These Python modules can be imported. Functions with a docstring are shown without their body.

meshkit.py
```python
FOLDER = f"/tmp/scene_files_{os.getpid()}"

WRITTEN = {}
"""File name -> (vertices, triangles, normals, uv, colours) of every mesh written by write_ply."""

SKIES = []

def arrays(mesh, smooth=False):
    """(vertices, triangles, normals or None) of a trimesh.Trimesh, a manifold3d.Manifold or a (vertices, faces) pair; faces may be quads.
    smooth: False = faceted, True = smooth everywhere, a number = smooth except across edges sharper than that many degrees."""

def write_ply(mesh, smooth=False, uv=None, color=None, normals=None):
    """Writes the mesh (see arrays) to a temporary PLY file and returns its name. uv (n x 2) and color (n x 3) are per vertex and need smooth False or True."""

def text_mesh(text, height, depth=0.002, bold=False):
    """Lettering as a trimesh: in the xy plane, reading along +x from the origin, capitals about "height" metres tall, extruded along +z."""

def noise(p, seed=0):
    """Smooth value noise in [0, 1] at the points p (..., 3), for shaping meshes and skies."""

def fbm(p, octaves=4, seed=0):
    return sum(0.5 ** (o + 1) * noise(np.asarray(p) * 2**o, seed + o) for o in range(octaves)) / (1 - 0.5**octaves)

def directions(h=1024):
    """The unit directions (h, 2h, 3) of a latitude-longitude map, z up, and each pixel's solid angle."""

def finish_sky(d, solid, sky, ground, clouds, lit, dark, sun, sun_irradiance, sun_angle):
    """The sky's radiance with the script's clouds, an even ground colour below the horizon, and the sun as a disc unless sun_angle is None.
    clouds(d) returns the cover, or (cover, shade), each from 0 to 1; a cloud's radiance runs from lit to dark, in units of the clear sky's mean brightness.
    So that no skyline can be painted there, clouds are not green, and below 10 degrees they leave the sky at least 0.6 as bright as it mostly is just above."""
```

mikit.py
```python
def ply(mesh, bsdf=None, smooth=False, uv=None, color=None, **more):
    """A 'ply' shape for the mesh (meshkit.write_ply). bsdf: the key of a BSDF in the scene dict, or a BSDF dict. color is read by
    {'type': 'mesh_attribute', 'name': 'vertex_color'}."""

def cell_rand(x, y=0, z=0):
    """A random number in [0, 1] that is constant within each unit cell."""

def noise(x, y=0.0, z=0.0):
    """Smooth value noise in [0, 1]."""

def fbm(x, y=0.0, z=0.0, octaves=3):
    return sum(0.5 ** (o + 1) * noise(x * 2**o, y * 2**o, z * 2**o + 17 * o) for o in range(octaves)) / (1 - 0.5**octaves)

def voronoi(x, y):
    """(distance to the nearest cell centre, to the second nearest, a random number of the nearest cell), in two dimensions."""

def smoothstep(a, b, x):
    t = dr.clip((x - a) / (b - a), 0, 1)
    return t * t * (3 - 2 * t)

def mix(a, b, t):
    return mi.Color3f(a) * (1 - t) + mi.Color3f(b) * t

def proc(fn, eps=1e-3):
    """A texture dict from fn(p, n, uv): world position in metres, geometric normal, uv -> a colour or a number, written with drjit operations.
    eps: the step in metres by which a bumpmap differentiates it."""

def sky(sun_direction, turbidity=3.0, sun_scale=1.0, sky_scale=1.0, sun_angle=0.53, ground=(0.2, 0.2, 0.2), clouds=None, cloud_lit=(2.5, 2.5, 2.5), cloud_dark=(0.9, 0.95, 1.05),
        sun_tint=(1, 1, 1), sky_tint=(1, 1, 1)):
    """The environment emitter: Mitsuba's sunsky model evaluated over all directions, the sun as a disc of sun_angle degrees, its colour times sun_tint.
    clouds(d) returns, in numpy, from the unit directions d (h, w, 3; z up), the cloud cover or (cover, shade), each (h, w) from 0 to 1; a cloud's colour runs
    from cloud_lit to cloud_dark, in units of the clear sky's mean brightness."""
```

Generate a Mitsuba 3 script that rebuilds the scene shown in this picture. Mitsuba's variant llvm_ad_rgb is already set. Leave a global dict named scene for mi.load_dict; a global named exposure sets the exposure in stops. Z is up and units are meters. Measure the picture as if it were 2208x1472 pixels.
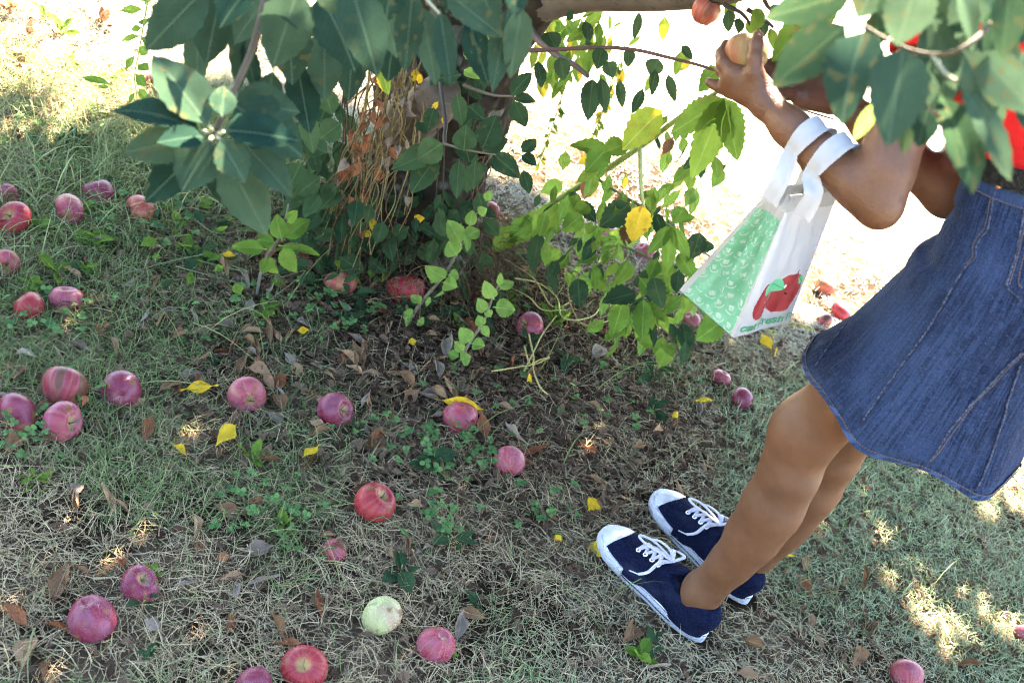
import math
import numpy as np
import trimesh
import drjit as dr
import mitsuba as mi
import mikit
import meshkit
from mikit import proc, noise, fbm, cell_rand, smoothstep, mix

T = mi.ScalarTransform4f
scene = {'type': 'scene'}
labels = {}

# ------------------------------------------------------------------ camera, sky, exposure
H, TH, RO, FP = 1.4, math.radians(33.0), math.radians(23.0), 2500.0     # eye height, pitch down, roll, focal length in photo pixels
FW = np.array([0, math.cos(TH), -math.sin(TH)])
_u0 = np.array([0, math.sin(TH), math.cos(TH)])
_r0 = np.array([1.0, 0, 0])
RT = _r0 * math.cos(RO) + _u0 * math.sin(RO)
UP = -_r0 * math.sin(RO) + _u0 * math.cos(RO)
EYE = np.array([0, 0, H])
scene['camera'] = {'type': 'thinlens', 'fov': math.degrees(2 * math.atan(1104 / FP)), 'fov_axis': 'x',
                   'to_world': T().look_at(origin=EYE.tolist(), target=(EYE + FW).tolist(), up=UP.tolist()),
                   'aperture_radius': 0.0036, 'focus_distance': 2.05, 'near_clip': 0.05, 'far_clip': 600.0}
SUN = np.array([0.10, 0.70, 0.78]); SUN /= np.linalg.norm(SUN)
scene['sky'] = mikit.sky(SUN.tolist(), turbidity=2.4, sun_scale=1.5, sun_tint=(0.97, 1.0, 1.08), sky_tint=(1.22, 1.0, 0.82))
exposure = 5.98


def at(x, y, d):
    """The point that stands d metres in front of the lens along the photo pixel (x, y)."""
    return EYE + (FW + RT * (x - 1104) / FP - UP * (y - 736) / FP) * d


def onz(x, y, z=0.0):
    r = FW + RT * (x - 1104) / FP - UP * (y - 736) / FP
    return EYE + r * ((z - H) / r[2])


def depth_of(p):
    return float((np.asarray(p) - EYE) @ FW)


# ------------------------------------------------------------------ scene book-keeping
_count = {}


def numbered(name, parent=None):
    base = name if parent is None else parent + '__' + name
    n = _count.get(base, 0)
    _count[base] = n + 1
    return base if n == 0 else f'{base}_{n:03d}'


def thing(name, label, cat, group=None, kind=None):
    key = numbered(name)
    d = {'label': label, 'category': cat}
    if group: d['group'] = group
    if kind: d['kind'] = kind
    labels[key] = d
    return key


def put(name, mesh, bsdf, parent=None, smooth=False, label=None, cat=None, group=None, kind=None, uv=None, color=None, to_world=None):
    key = numbered(name, parent)
    add(key, mesh, bsdf, smooth, uv, color, to_world)
    d = {}
    if label: d['label'] = label
    if cat: d['category'] = cat
    if group: d['group'] = group
    if kind: d['kind'] = kind
    if d: labels[key] = d
    return key


def add(key, mesh, bsdf, smooth=False, uv=None, color=None, to_world=None):
    d = mikit.ply(mesh, bsdf, smooth=smooth, uv=uv, color=color)
    if to_world is not None:
        d['to_world'] = T(np.asarray(to_world, float).tolist())
    scene[key] = d


def unit(v):
    v = np.asarray(v, float)
    return v / (np.linalg.norm(v, axis=-1, keepdims=True) + 1e-12)


def tube(points, radii, sides=6, cap=True):
    """Swept tube along a polyline: (vertices, faces)."""
    p = np.asarray(points, float)
    r = np.broadcast_to(np.asarray(radii, float), (len(p),))
    t = unit(np.gradient(p, axis=0))
    a = np.cross(t[0], [0, 0, 1.0] if abs(t[0][2]) < 0.9 else [1.0, 0, 0]); a = unit(a)
    A = [a]
    for i in range(1, len(p)):
        a = a - t[i] * (a @ t[i]); a = unit(a); A.append(a)
    A = np.array(A); B = np.cross(t, A)
    ang = np.arange(sides) * 2 * np.pi / sides
    v = p[:, None] + r[:, None, None] * (np.cos(ang)[None, :, None] * A[:, None] + np.sin(ang)[None, :, None] * B[:, None])
    n = len(p)
    i, j = np.meshgrid(np.arange(n - 1), np.arange(sides), indexing='ij')
    q = np.stack([i * sides + j, i * sides + (j + 1) % sides, (i + 1) * sides + (j + 1) % sides, (i + 1) * sides + j], -1).reshape(-1, 4)
    f = np.vstack([q[:, [0, 1, 2]], q[:, [0, 2, 3]]])
    v = v.reshape(-1, 3)
    if cap:
        v = np.vstack([v, p[:1], p[-1:]])
        k = np.arange(sides)
        f = np.vstack([f, np.stack([k * 0 + len(v) - 2, (k + 1) % sides, k], 1), np.stack([k * 0 + len(v) - 1, (n - 1) * sides + k, (n - 1) * sides + (k + 1) % sides], 1)])
    return v, f


def spline(pts, n):
    """Catmull-Rom through the points, n samples."""
    p = np.asarray(pts, float)
    if len(p) == 2:
        return p[0] + (p[1] - p[0]) * np.linspace(0, 1, n)[:, None]
    q = np.vstack([2 * p[0] - p[1], p, 2 * p[-1] - p[-2]])
    s = np.linspace(0, len(p) - 1 - 1e-9, n)
    i = s.astype(int); t = (s - i)[:, None]
    a, b, c, d = q[i], q[i + 1], q[i + 2], q[i + 3]
    return 0.5 * (2 * b + (c - a) * t + (2 * a - 5 * b + 4 * c - d) * t ** 2 + (3 * b - a - 3 * c + d) * t ** 3)


def cat_meshes(ms):
    """Joins (v, f) or (v, f, uv) tuples."""
    at_, V, Fs, X = 0, [], [], []
    for m in ms:
        V.append(m[0]); Fs.append(np.asarray(m[1]) + at_); at_ += len(m[0])
        if len(m) > 2: X.append(m[2])
    return (np.vstack(V), np.vstack(Fs)) + ((np.vstack(X),) if X else ())


# ------------------------------------------------------------------ materials
def C(*v):
    return {'type': 'rgb', 'value': list(v)}


VC = {'type': 'mesh_attribute', 'name': 'vertex_color'}


def leaf_fn(a, b, vein, spot, yellow=None):
    """Blade colour from uv: u = 2 * leaf number + position along the blade, v across."""
    def fn(p, n, uv):
        k = dr.floor(uv.x * 0.5)
        t = uv.x - 2 * k
        s = dr.abs(uv.y - 0.5)
        r = cell_rand(k, 3)
        c = mix(a, b, r)
        blot = noise(t * 5 + k * 7.3, uv.y * 4, r * 9)
        c = c * (0.72 + 0.42 * blot + 0.14 * noise(t * 26 + k, uv.y * 22, 5.0))
        w = t * 11.0 - s * 9.0
        side = 1 - smoothstep(0.0, 0.16, dr.abs(w - dr.floor(w) - 0.5))
        c = mix(c, vein, 0.05 * side * smoothstep(0.02, 0.08, s))
        c = mix(c, vein, 0.38 * (1 - smoothstep(0.012, 0.035 - 0.015 * t, s)))
        sp = smoothstep(0.74, 0.84, noise(t * 9 + k * 3.1, uv.y * 7, 4.0))
        c = mix(c, spot, 0.7 * sp * smoothstep(0.3, 0.7, cell_rand(k, 8)))
        if yellow is not None:
            yy = smoothstep(0.45, 0.6, noise(t * 2.2 + k * 1.7, uv.y * 2.2, 2.0) + 0.35 * (cell_rand(k, 5) - 0.5))
            c = mix(c, yellow, yy)
        return c
    return fn


def thin(fn, rough, trans, eta=1.4):
    return {'type': 'principledthin', 'base_color': fn if isinstance(fn, dict) else proc(fn), 'roughness': rough, 'diff_trans': trans, 'eta': eta}


scene['m_apple_leaf'] = thin(leaf_fn((0.012, 0.030, 0.020), (0.046, 0.077, 0.043), (0.10, 0.14, 0.085), (0.07, 0.07, 0.03)), 0.42, 0.55)
scene['m_mid_leaf'] = thin(leaf_fn((0.020, 0.044, 0.022), (0.044, 0.076, 0.032), (0.11, 0.15, 0.07), (0.07, 0.07, 0.03)), 0.5, 0.6)
scene['m_weed_leaf'] = thin(leaf_fn((0.075, 0.145, 0.025), (0.150, 0.230, 0.035), (0.24, 0.33, 0.10), (0.16, 0.13, 0.04)), 0.55, 1.0)
scene['m_lime_leaf'] = thin(leaf_fn((0.13, 0.225, 0.045), (0.19, 0.29, 0.065), (0.36, 0.46, 0.18), (0.2, 0.2, 0.06)), 0.5, 0.8)
scene['m_yellowing_leaf'] = thin(leaf_fn((0.16, 0.24, 0.03), (0.26, 0.28, 0.04), (0.4, 0.4, 0.15), (0.22, 0.10, 0.03), yellow=(0.62, 0.43, 0.04)), 0.55, 1.0)
scene['m_yellow_leaf'] = thin(leaf_fn((0.50, 0.30, 0.015), (0.58, 0.40, 0.04), (0.62, 0.45, 0.10), (0.28, 0.12, 0.03)), 0.5, 0.6)
scene['m_dry_leaf'] = thin(leaf_fn((0.120, 0.062, 0.030), (0.33, 0.20, 0.115), (0.40, 0.28, 0.17), (0.07, 0.035, 0.02)), 0.6, 0.3, 1.25)
scene['m_pale_dry_leaf'] = thin(leaf_fn((0.15, 0.11, 0.082), (0.26, 0.205, 0.155), (0.32, 0.26, 0.20), (0.12, 0.08, 0.05)), 0.65, 0.3, 1.25)
scene['m_rust_leaf'] = thin(leaf_fn((0.17, 0.060, 0.028), (0.30, 0.125, 0.062), (0.34, 0.17, 0.09), (0.12, 0.05, 0.02)), 0.6, 0.5, 1.25)
scene['m_grass'] = thin(VC, 0.6, 0.7, 1.2)
scene['m_stem'] = {'type': 'twosided', 'bsdf': {'type': 'principled', 'base_color': VC, 'roughness': 0.7, 'specular': 0.15}}


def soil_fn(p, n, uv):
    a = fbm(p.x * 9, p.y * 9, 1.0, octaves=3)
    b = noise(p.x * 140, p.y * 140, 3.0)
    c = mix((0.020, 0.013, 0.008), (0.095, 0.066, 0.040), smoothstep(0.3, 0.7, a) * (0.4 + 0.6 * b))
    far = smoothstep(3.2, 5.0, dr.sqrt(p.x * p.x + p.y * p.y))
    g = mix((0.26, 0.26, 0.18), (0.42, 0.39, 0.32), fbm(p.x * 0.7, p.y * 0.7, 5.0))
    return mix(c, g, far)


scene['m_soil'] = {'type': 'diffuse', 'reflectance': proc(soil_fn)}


def bark_fn(p, n, uv):
    a = fbm(p.x * 30, p.y * 30, p.z * 9, octaves=4)
    li = smoothstep(0.55, 0.68, fbm(p.x * 14, p.y * 14, p.z * 14 + 4, octaves=3))
    c = mix((0.008, 0.006, 0.0045), (0.040, 0.031, 0.022), a)
    c = mix(c, (0.12, 0.12, 0.095), 0.75 * li * smoothstep(0.35, 0.6, noise(p.x * 70, p.y * 70, p.z * 70)))
    return c


def bark_h(p, n, uv):
    return fbm(p.x * 34, p.y * 34, p.z * 11, octaves=4) + 0.4 * noise(p.x * 120, p.y * 120, p.z * 90)


scene['m_bark'] = {'type': 'bumpmap', 'bump': proc(bark_h, eps=0.002), 'scale': 0.014, 'bsdf': {'type': 'principled', 'base_color': proc(bark_fn), 'roughness': 0.9, 'specular': 0.08}}


def limb_fn(p, n, uv):
    a = fbm(p.x * 22, p.y * 22, p.z * 22, octaves=3)
    c = mix((0.055, 0.042, 0.031), (0.125, 0.10, 0.078), a)
    return mix(c, (0.05, 0.036, 0.028), 0.7 * smoothstep(0.80, 0.86, noise(p.x * 60, p.y * 160, p.z * 160)))


scene['m_limb'] = {'type': 'principled', 'base_color': proc(limb_fn), 'roughness': 0.8, 'specular': 0.15}


def apple_fn(ground, blush, deep, streak, cover, rot, bloom):
    """uv: u = 2 * apple number + angle / 2 pi, v = 0 at the stem, 1 at the eye."""
    def fn(p, n, uv):
        k = dr.floor(uv.x * 0.5)
        t = uv.x - 2 * k
        r, r2 = cell_rand(k, 1), cell_rand(k, 2)
        ca, sa = dr.cos(t * 6.2832), dr.sin(t * 6.2832)
        z = uv.y
        side = 0.5 + 0.5 * dr.cos(t * 6.2832 + r * 6.28)
        m = noise(ca * 1.6 + 3 + k, sa * 1.6 + 3, z * 2.5)
        cov = smoothstep(0.0, 0.55, cover + 0.55 * (side - 0.5) + 0.8 * (m - 0.5) + 0.25 * (r2 - 0.5) - 0.5 * smoothstep(0.78, 1.0, z) - 0.55 * (1 - smoothstep(0.04, 0.16, z)))
        sx = t * (26 + 10 * r)
        st = noise(sx, z * 2.6, k) * 0.6 + noise(sx * 2.7, z * 4.0, k + 5) * 0.4
        c = mix(blush, deep, smoothstep(0.30, 0.74, st) * streak + (1 - streak) * m)
        c = mix(ground, c, cov * (1 - streak * 0.45 * smoothstep(0.5, 0.75, noise(sx * 1.7, z * 3.0, k + 9))))
        # lenticels
        gx, gy = t * 34 * (0.35 + dr.sin(z * 3.1416) * 0.65), z * 20
        d, _, w = mikit.voronoi(gx * 1.4, gy * 1.4)
        c = mix(c, (0.45, 0.28, 0.22), 0.55 * (1 - smoothstep(0.05, 0.12, d)) * smoothstep(0.3, 0.8, w))
        # russet about the stem, greyish bloom, bruises
        c = mix(c, (0.30, 0.21, 0.08), 0.8 * (1 - smoothstep(0.03, 0.10 + 0.05 * r, z)))
        c = mix(c, (0.26, 0.12, 0.17), bloom * smoothstep(0.35, 0.75, noise(ca * 2 + 9, sa * 2 + k, z * 4)))
        b = smoothstep(0.74, 0.82, noise(ca * 2.4 + 5 + k * 3, sa * 2.4 + 7, z * 4.5 + 2))
        c = mix(c, (0.16, 0.075, 0.03), 0.75 * b)
        if rot:
            rr = smoothstep(0.50, 0.58, noise(ca * 1.5 + 2.3 + k, sa * 1.5, z * 2.2))
            c = mix(c, (0.085, 0.040, 0.020), 0.85 * rr)
        return c
    return {'type': 'principled', 'base_color': proc(fn), 'roughness': 0.40, 'specular': 0.16, 'clearcoat': 0.10, 'clearcoat_gloss': 0.85}


scene['m_apple_purple'] = apple_fn((0.30, 0.13, 0.07), (0.175, 0.026, 0.046), (0.105, 0.010, 0.028), 0.15, 0.95, False, 0.30)
scene['m_apple_pink'] = apple_fn((0.34, 0.20, 0.11), (0.30, 0.065, 0.080), (0.19, 0.022, 0.042), 0.4, 0.85, False, 0.25)
scene['m_apple_red'] = apple_fn((0.36, 0.23, 0.09), (0.27, 0.026, 0.030), (0.16, 0.008, 0.018), 0.2, 0.95, False, 0.06)
scene['m_apple_blush'] = apple_fn((0.42, 0.28, 0.12), (0.34, 0.095, 0.062), (0.23, 0.032, 0.030), 0.7, 0.80, False, 0.05)
scene['m_apple_tan'] = apple_fn((0.24, 0.165, 0.055), (0.23, 0.085, 0.040), (0.17, 0.045, 0.028), 0.8, 0.42, False, 0.0)
scene['m_apple_green'] = apple_fn((0.33, 0.335, 0.145), (0.38, 0.25, 0.17), (0.36, 0.17, 0.13), 0.8, 0.10, False, 0.05)
scene['m_apple_rotten'] = apple_fn((0.30, 0.14, 0.08), (0.28, 0.05, 0.06), (0.15, 0.016, 0.03), 0.6, 0.8, True, 0.15)
scene['m_brown'] = {'type': 'twosided', 'bsdf': {'type': 'principled', 'base_color': C(0.12, 0.075, 0.045), 'roughness': 0.7}}

# ------------------------------------------------------------------ the ground
def hgt(x, y):
    p = np.stack([np.asarray(x, float), np.asarray(y, float), np.zeros_like(np.asarray(x, float))], -1)
    r = np.hypot(p[..., 0], p[..., 1] - 2)
    return 0.030 * (meshkit.fbm(p * 2.3 + 11.3, 3) - 0.5) * np.clip((60 - r) / 50, 0, 1)


def ong(x, y, up=0.0):
    """Where the photo pixel meets the ground (or a height above it)."""
    z = 0.0
    for _ in range(4):
        q = onz(x, y, z + up); z = float(hgt(q[0], q[1]))
    return onz(x, y, z + up)


def axis(lo, hi, step, far):
    inner = np.arange(lo, hi + 1e-9, step)
    g = np.geomspace(step, far, 40)
    return np.concatenate([lo - g[::-1], inner, hi + g])


gx, gy = axis(-3, 4, 0.05, 300), axis(0, 9, 0.05, 300)
X, Y = np.meshgrid(gx, gy, indexing='ij')
gv = np.stack([X, Y, hgt(X, Y)], -1).reshape(-1, 3)
ii, jj = np.meshgrid(np.arange(len(gx) - 1), np.arange(len(gy) - 1), indexing='ij')
ny = len(gy)
gq = np.stack([ii * ny + jj, (ii + 1) * ny + jj, (ii + 1) * ny + jj + 1, ii * ny + jj + 1], -1).reshape(-1, 4)
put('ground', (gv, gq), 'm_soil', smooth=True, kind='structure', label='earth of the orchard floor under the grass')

# view wedge with a margin, used to keep what is built to what could be seen
def seen(p, margin=0.42):
    q = np.asarray(p) - EYE
    d = q @ FW
    x, y = (q @ RT) / np.maximum(d, 1e-3), (q @ UP) / np.maximum(d, 1e-3)
    return (d > 0.4) & (np.abs(x) < 0.4416 + margin / np.maximum(d, .4) + .02) & (np.abs(y) < 0.2944 + margin / np.maximum(d, .4) + .02)


TRUNK = np.array([-0.30, 2.32])
SHOES = [(onz(1511, 1382)[:2], onz(1297, 1158)[:2]), (onz(1605, 1302)[:2], onz(1409, 1080)[:2])]   # heel, toe on the ground


def shoe_dist(xy):
    best = np.full(len(xy), 9.0)
    for a, b in SHOES:
        ab = b - a
        t = np.clip(((xy - a) @ ab) / (ab @ ab), 0.08, 0.9)
        best = np.minimum(best, np.linalg.norm(xy - (a + t[:, None] * ab), axis=1))
    return best


def strips(rng, base, length, width, az, e0, de, daz, K, colA, droop=0.0):
    """Grass blades: strips of K points each, all at once."""
    n = len(base)
    pts = np.zeros((n, K, 3)); pts[:, 0] = base
    seg = length / (K - 1)
    e, a = e0.copy(), az.copy()
    for k in range(1, K):
        pts[:, k, 0] = pts[:, k - 1, 0] + seg * np.cos(e) * np.cos(a)
        pts[:, k, 1] = pts[:, k - 1, 1] + seg * np.cos(e) * np.sin(a)
        pts[:, k, 2] = pts[:, k - 1, 2] + seg * np.sin(e)
        e = e - de; a = a + daz
    floor = hgt(pts[..., 0], pts[..., 1]) + 0.003 + rng.random((n, 1)) * 0.012
    low = pts[..., 2] < floor
    pts[..., 2] = np.where(low, floor, pts[..., 2])
    tw = rng.uniform(-0.9, 0.9, n)
    wv = np.stack([-np.sin(az) * np.cos(tw), np.cos(az) * np.cos(tw), np.sin(tw)], -1)
    ta = np.linspace(1, 0, K) ** 0.6
    L = pts[:, :-1] - wv[:, None] * (width[:, None, None] * ta[None, :-1, None] * 0.5)
    R = pts[:, :-1] + wv[:, None] * (width[:, None, None] * ta[None, :-1, None] * 0.5)
    v = np.concatenate([np.stack([L, R], 2).reshape(n, -1, 3), pts[:, -1:]], 1)
    m = 2 * (K - 1) + 1
    f = []
    for k in range(K - 2):
        f += [[2 * k, 2 * k + 1, 2 * k + 3], [2 * k, 2 * k + 3, 2 * k + 2]]
    f += [[2 * K - 4, 2 * K - 3, 2 * K - 2]]
    f = (np.arange(n)[:, None, None] * m + np.array(f)[None]).reshape(-1, 3)
    return v.reshape(-1, 3), f, np.repeat(colA, m, axis=0)


def scatter(rng, n, x0, x1, y0, y1):
    p = np.stack([rng.uniform(x0, x1, n), rng.uniform(y0, y1, n)], -1)
    z = hgt(p[:, 0], p[:, 1])
    q = np.column_stack([p, z])
    return q[seen(q)]


def lerp(a, b, t):
    return np.asarray(a) + (np.asarray(b) - np.asarray(a)) * np.asarray(t)[..., None]


rng = np.random.default_rng(5)
grass_parts = {'straw': [], 'green': []}


def fields(q):
    """How green, how bare (leaf litter about the trunk) and how lawn-like the ground is at q."""
    p = np.column_stack([q[:, 0], q[:, 1], q[:, 1] * 0])
    g = meshkit.fbm(p * 2.6 + 3.1, 3, 2)
    fine = meshkit.fbm(p * 9.0 + 7.7, 2, 4)
    dt = np.hypot(q[:, 0] - TRUNK[0] - 0.1, (q[:, 1] - TRUNK[1] + 0.15) * 1.0)
    bare = np.clip((meshkit.fbm(p * 5.0 + 21.0, 3, 6) - 0.56) * 6.0, 0, 1)
    litter = np.maximum(np.clip(1.25 - dt / 0.66, 0, 1), 0.6 * bare * np.clip(1 - q[:, 0] * 1.5, 0.25, 1))
    lawn = np.clip((q[:, 0] * 0.9 - (q[:, 1] - 1.5) * 0.05 - 0.10) / 0.35, 0, 1)
    left = np.clip((-q[:, 0] - 0.75 + (q[:, 1] - 1.9) * 0.5) / 0.4, 0, 1)
    green = np.clip((g - 0.53) * 5.0 + (fine - 0.5) * 2.0 + 0.20 + 0.42 * lawn + 0.40 * left, 0, 1)
    return green, litter, lawn, left


def grow(n, box, near):
    q = scatter(rng, n, *box)
    green, litter, lawn, left = fields(q)
    d = q[:, 1]
    keep = shoe_dist(q[:, :2]) > 0.041
    trunk = np.hypot(q[:, 0] - TRUNK[0], q[:, 1] - TRUNK[1]) > 0.13
    u = rng.random(len(q))
    # dry straw and thatch
    s = keep & trunk & (u > litter * 0.72) & (rng.random(len(q)) > 0.12 + 0.62 * green)
    b = q[s]; m = len(b); lw = lawn[s]
    colr = np.where(rng.random((m, 1)) < 0.26, lerp((0.095, 0.060, 0.034), (0.26, 0.175, 0.10), rng.random(m)), lerp((0.33, 0.232, 0.125), (0.68, 0.51, 0.295), rng.random(m)))
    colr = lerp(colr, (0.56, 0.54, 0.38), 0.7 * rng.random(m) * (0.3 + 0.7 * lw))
    colr = lerp(colr, (0.64, 0.60, 0.52), 0.9 * np.clip((b[:, 1] - 2.5) / 0.4, 0, 1))  # straw past the shade edge paled, sun glare put into its colour
    ln = rng.uniform(0.018, 0.060, m) * (1 - 0.25 * lw)
    far = 1 + 0.35 * np.clip(b[:, 1] - 2.0, 0, 6)
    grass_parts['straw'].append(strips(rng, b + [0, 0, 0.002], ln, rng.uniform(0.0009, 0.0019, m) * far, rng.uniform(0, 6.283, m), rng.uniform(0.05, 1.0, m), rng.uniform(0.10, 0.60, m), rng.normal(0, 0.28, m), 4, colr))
    # green blades
    s = keep & trunk & (rng.random(len(q)) < 0.04 + 0.92 * green) & (rng.random(len(q)) > litter * 0.75)
    b = q[s]; m = len(b); lw, lf = lawn[s], left[s]
    colr = lerp((0.11, 0.155, 0.055), (0.27, 0.31, 0.13), rng.random(m))
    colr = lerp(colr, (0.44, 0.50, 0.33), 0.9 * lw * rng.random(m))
    colr = lerp(colr, (0.58, 0.54, 0.44), 0.95 * np.clip((b[:, 1] - 2.5) / 0.4, 0, 1) * rng.random(m) ** .5)  # green blades there get the same sunlit paling, by a random share
    colr = lerp(colr, (0.20, 0.26, 0.05), 0.5 * (b[:, 1] < 2.6) * lf * rng.random(m))
    ln = rng.uniform(0.022, 0.062, m) * (1 + 0.7 * lf * rng.random(m)) * (1 - 0.25 * lw)
    far = 1 + 0.35 * np.clip(b[:, 1] - 2.0, 0, 6)
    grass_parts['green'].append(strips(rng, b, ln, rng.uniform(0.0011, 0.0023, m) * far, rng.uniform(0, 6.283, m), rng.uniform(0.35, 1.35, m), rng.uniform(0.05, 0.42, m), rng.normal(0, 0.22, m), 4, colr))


grow(300000, (-2.0, 2.0, 0.55, 2.9), True)
grow(50000, (-2.3, 2.6, 2.9, 4.6), False)
grow(32000, (-2.5, 3.6, 4.6, 10.0), False)
# long single stems, arching
q = scatter(rng, 1500, -2.0, 1.6, 0.7, 3.2)
_, lit_, lawn_, left_ = fields(q)
q = q[(rng.random(len(q)) < 0.25 + 0.6 * left_ + 0.3 * lit_) & (shoe_dist(q[:, :2]) > 0.06)]
q2 = scatter(rng, 15000, -2.0, -0.45, 1.55, 2.5)
_, _, _, l2 = fields(q2)
q3 = scatter(rng, 7000, -2.6, -0.4, 2.75, 4.6); m = len(q3)
grass_parts['straw'].append(strips(rng, q3, rng.uniform(0.07, 0.22, m), rng.uniform(0.0018, 0.004, m), rng.uniform(0, 6.283, m), rng.uniform(0.6, 1.5, m), rng.uniform(0.1, 0.4, m), rng.normal(0, 0.2, m), 5, lerp((0.30, 0.27, 0.19), (0.64, 0.59, 0.50), rng.random(m))))
q2 = q2[rng.random(len(q2)) < 0.9 * l2]; m = len(q2)
grass_parts['green'].append(strips(rng, q2, rng.uniform(0.05, 0.13, m), rng.uniform(0.0016, 0.0034, m), rng.uniform(0, 6.283, m), rng.uniform(0.6, 1.45, m), rng.uniform(0.15, 0.5, m), rng.normal(0, 0.2, m), 5, lerp((0.14, 0.18, 0.07), (0.38, 0.38, 0.20), rng.random(m))))
m = len(q)
grass_parts['green'].append(strips(rng, q, rng.uniform(0.10, 0.24, m), rng.uniform(0.0016, 0.003, m), rng.uniform(0, 6.283, m), rng.uniform(0.5, 1.3, m), rng.uniform(0.12, 0.32, m), rng.normal(0, 0.1, m), 7, lerp((0.10, 0.16, 0.05), (0.34, 0.33, 0.15), rng.random(m))))
for kind, lab in (('straw', 'dry tan straw and thatch matted over the orchard floor'), ('green', 'short green and greyish grass blades growing through the straw')):
    v, f, c = [np.concatenate(x) if i != 1 else x for i, x in enumerate(zip(*grass_parts[kind]))]
    off = np.cumsum([0] + [len(x[0]) for x in grass_parts[kind]])
    f = np.vstack([x[1] + o for x, o in zip(grass_parts[kind], off)])
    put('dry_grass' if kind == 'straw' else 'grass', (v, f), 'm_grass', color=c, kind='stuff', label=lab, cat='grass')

# ------------------------------------------------------------------ leaves
_leaf_no = [0]


def outline(kind, t):
    if kind == 'apple':
        return np.sin(np.pi * np.clip(t, 0, 1) ** 0.80) ** 0.66 * (1 - 0.10 * t)
    if kind == 'round':
        return np.sin(np.pi * np.clip(t, 0, 1) ** 0.72) ** 0.62
    if kind == 'lance':
        return np.sin(np.pi * np.clip(t, 0, 1) ** 0.95) ** 1.1
    if kind == 'lobed':
        w = np.sin(np.pi * np.clip(t, 0, 1) ** 0.70) ** 0.8
        return w * (0.74 + 0.26 * np.cos(2 * np.pi * (t - 0.30) * 2.1)) + 0.03
    return np.sin(np.pi * t)


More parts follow.
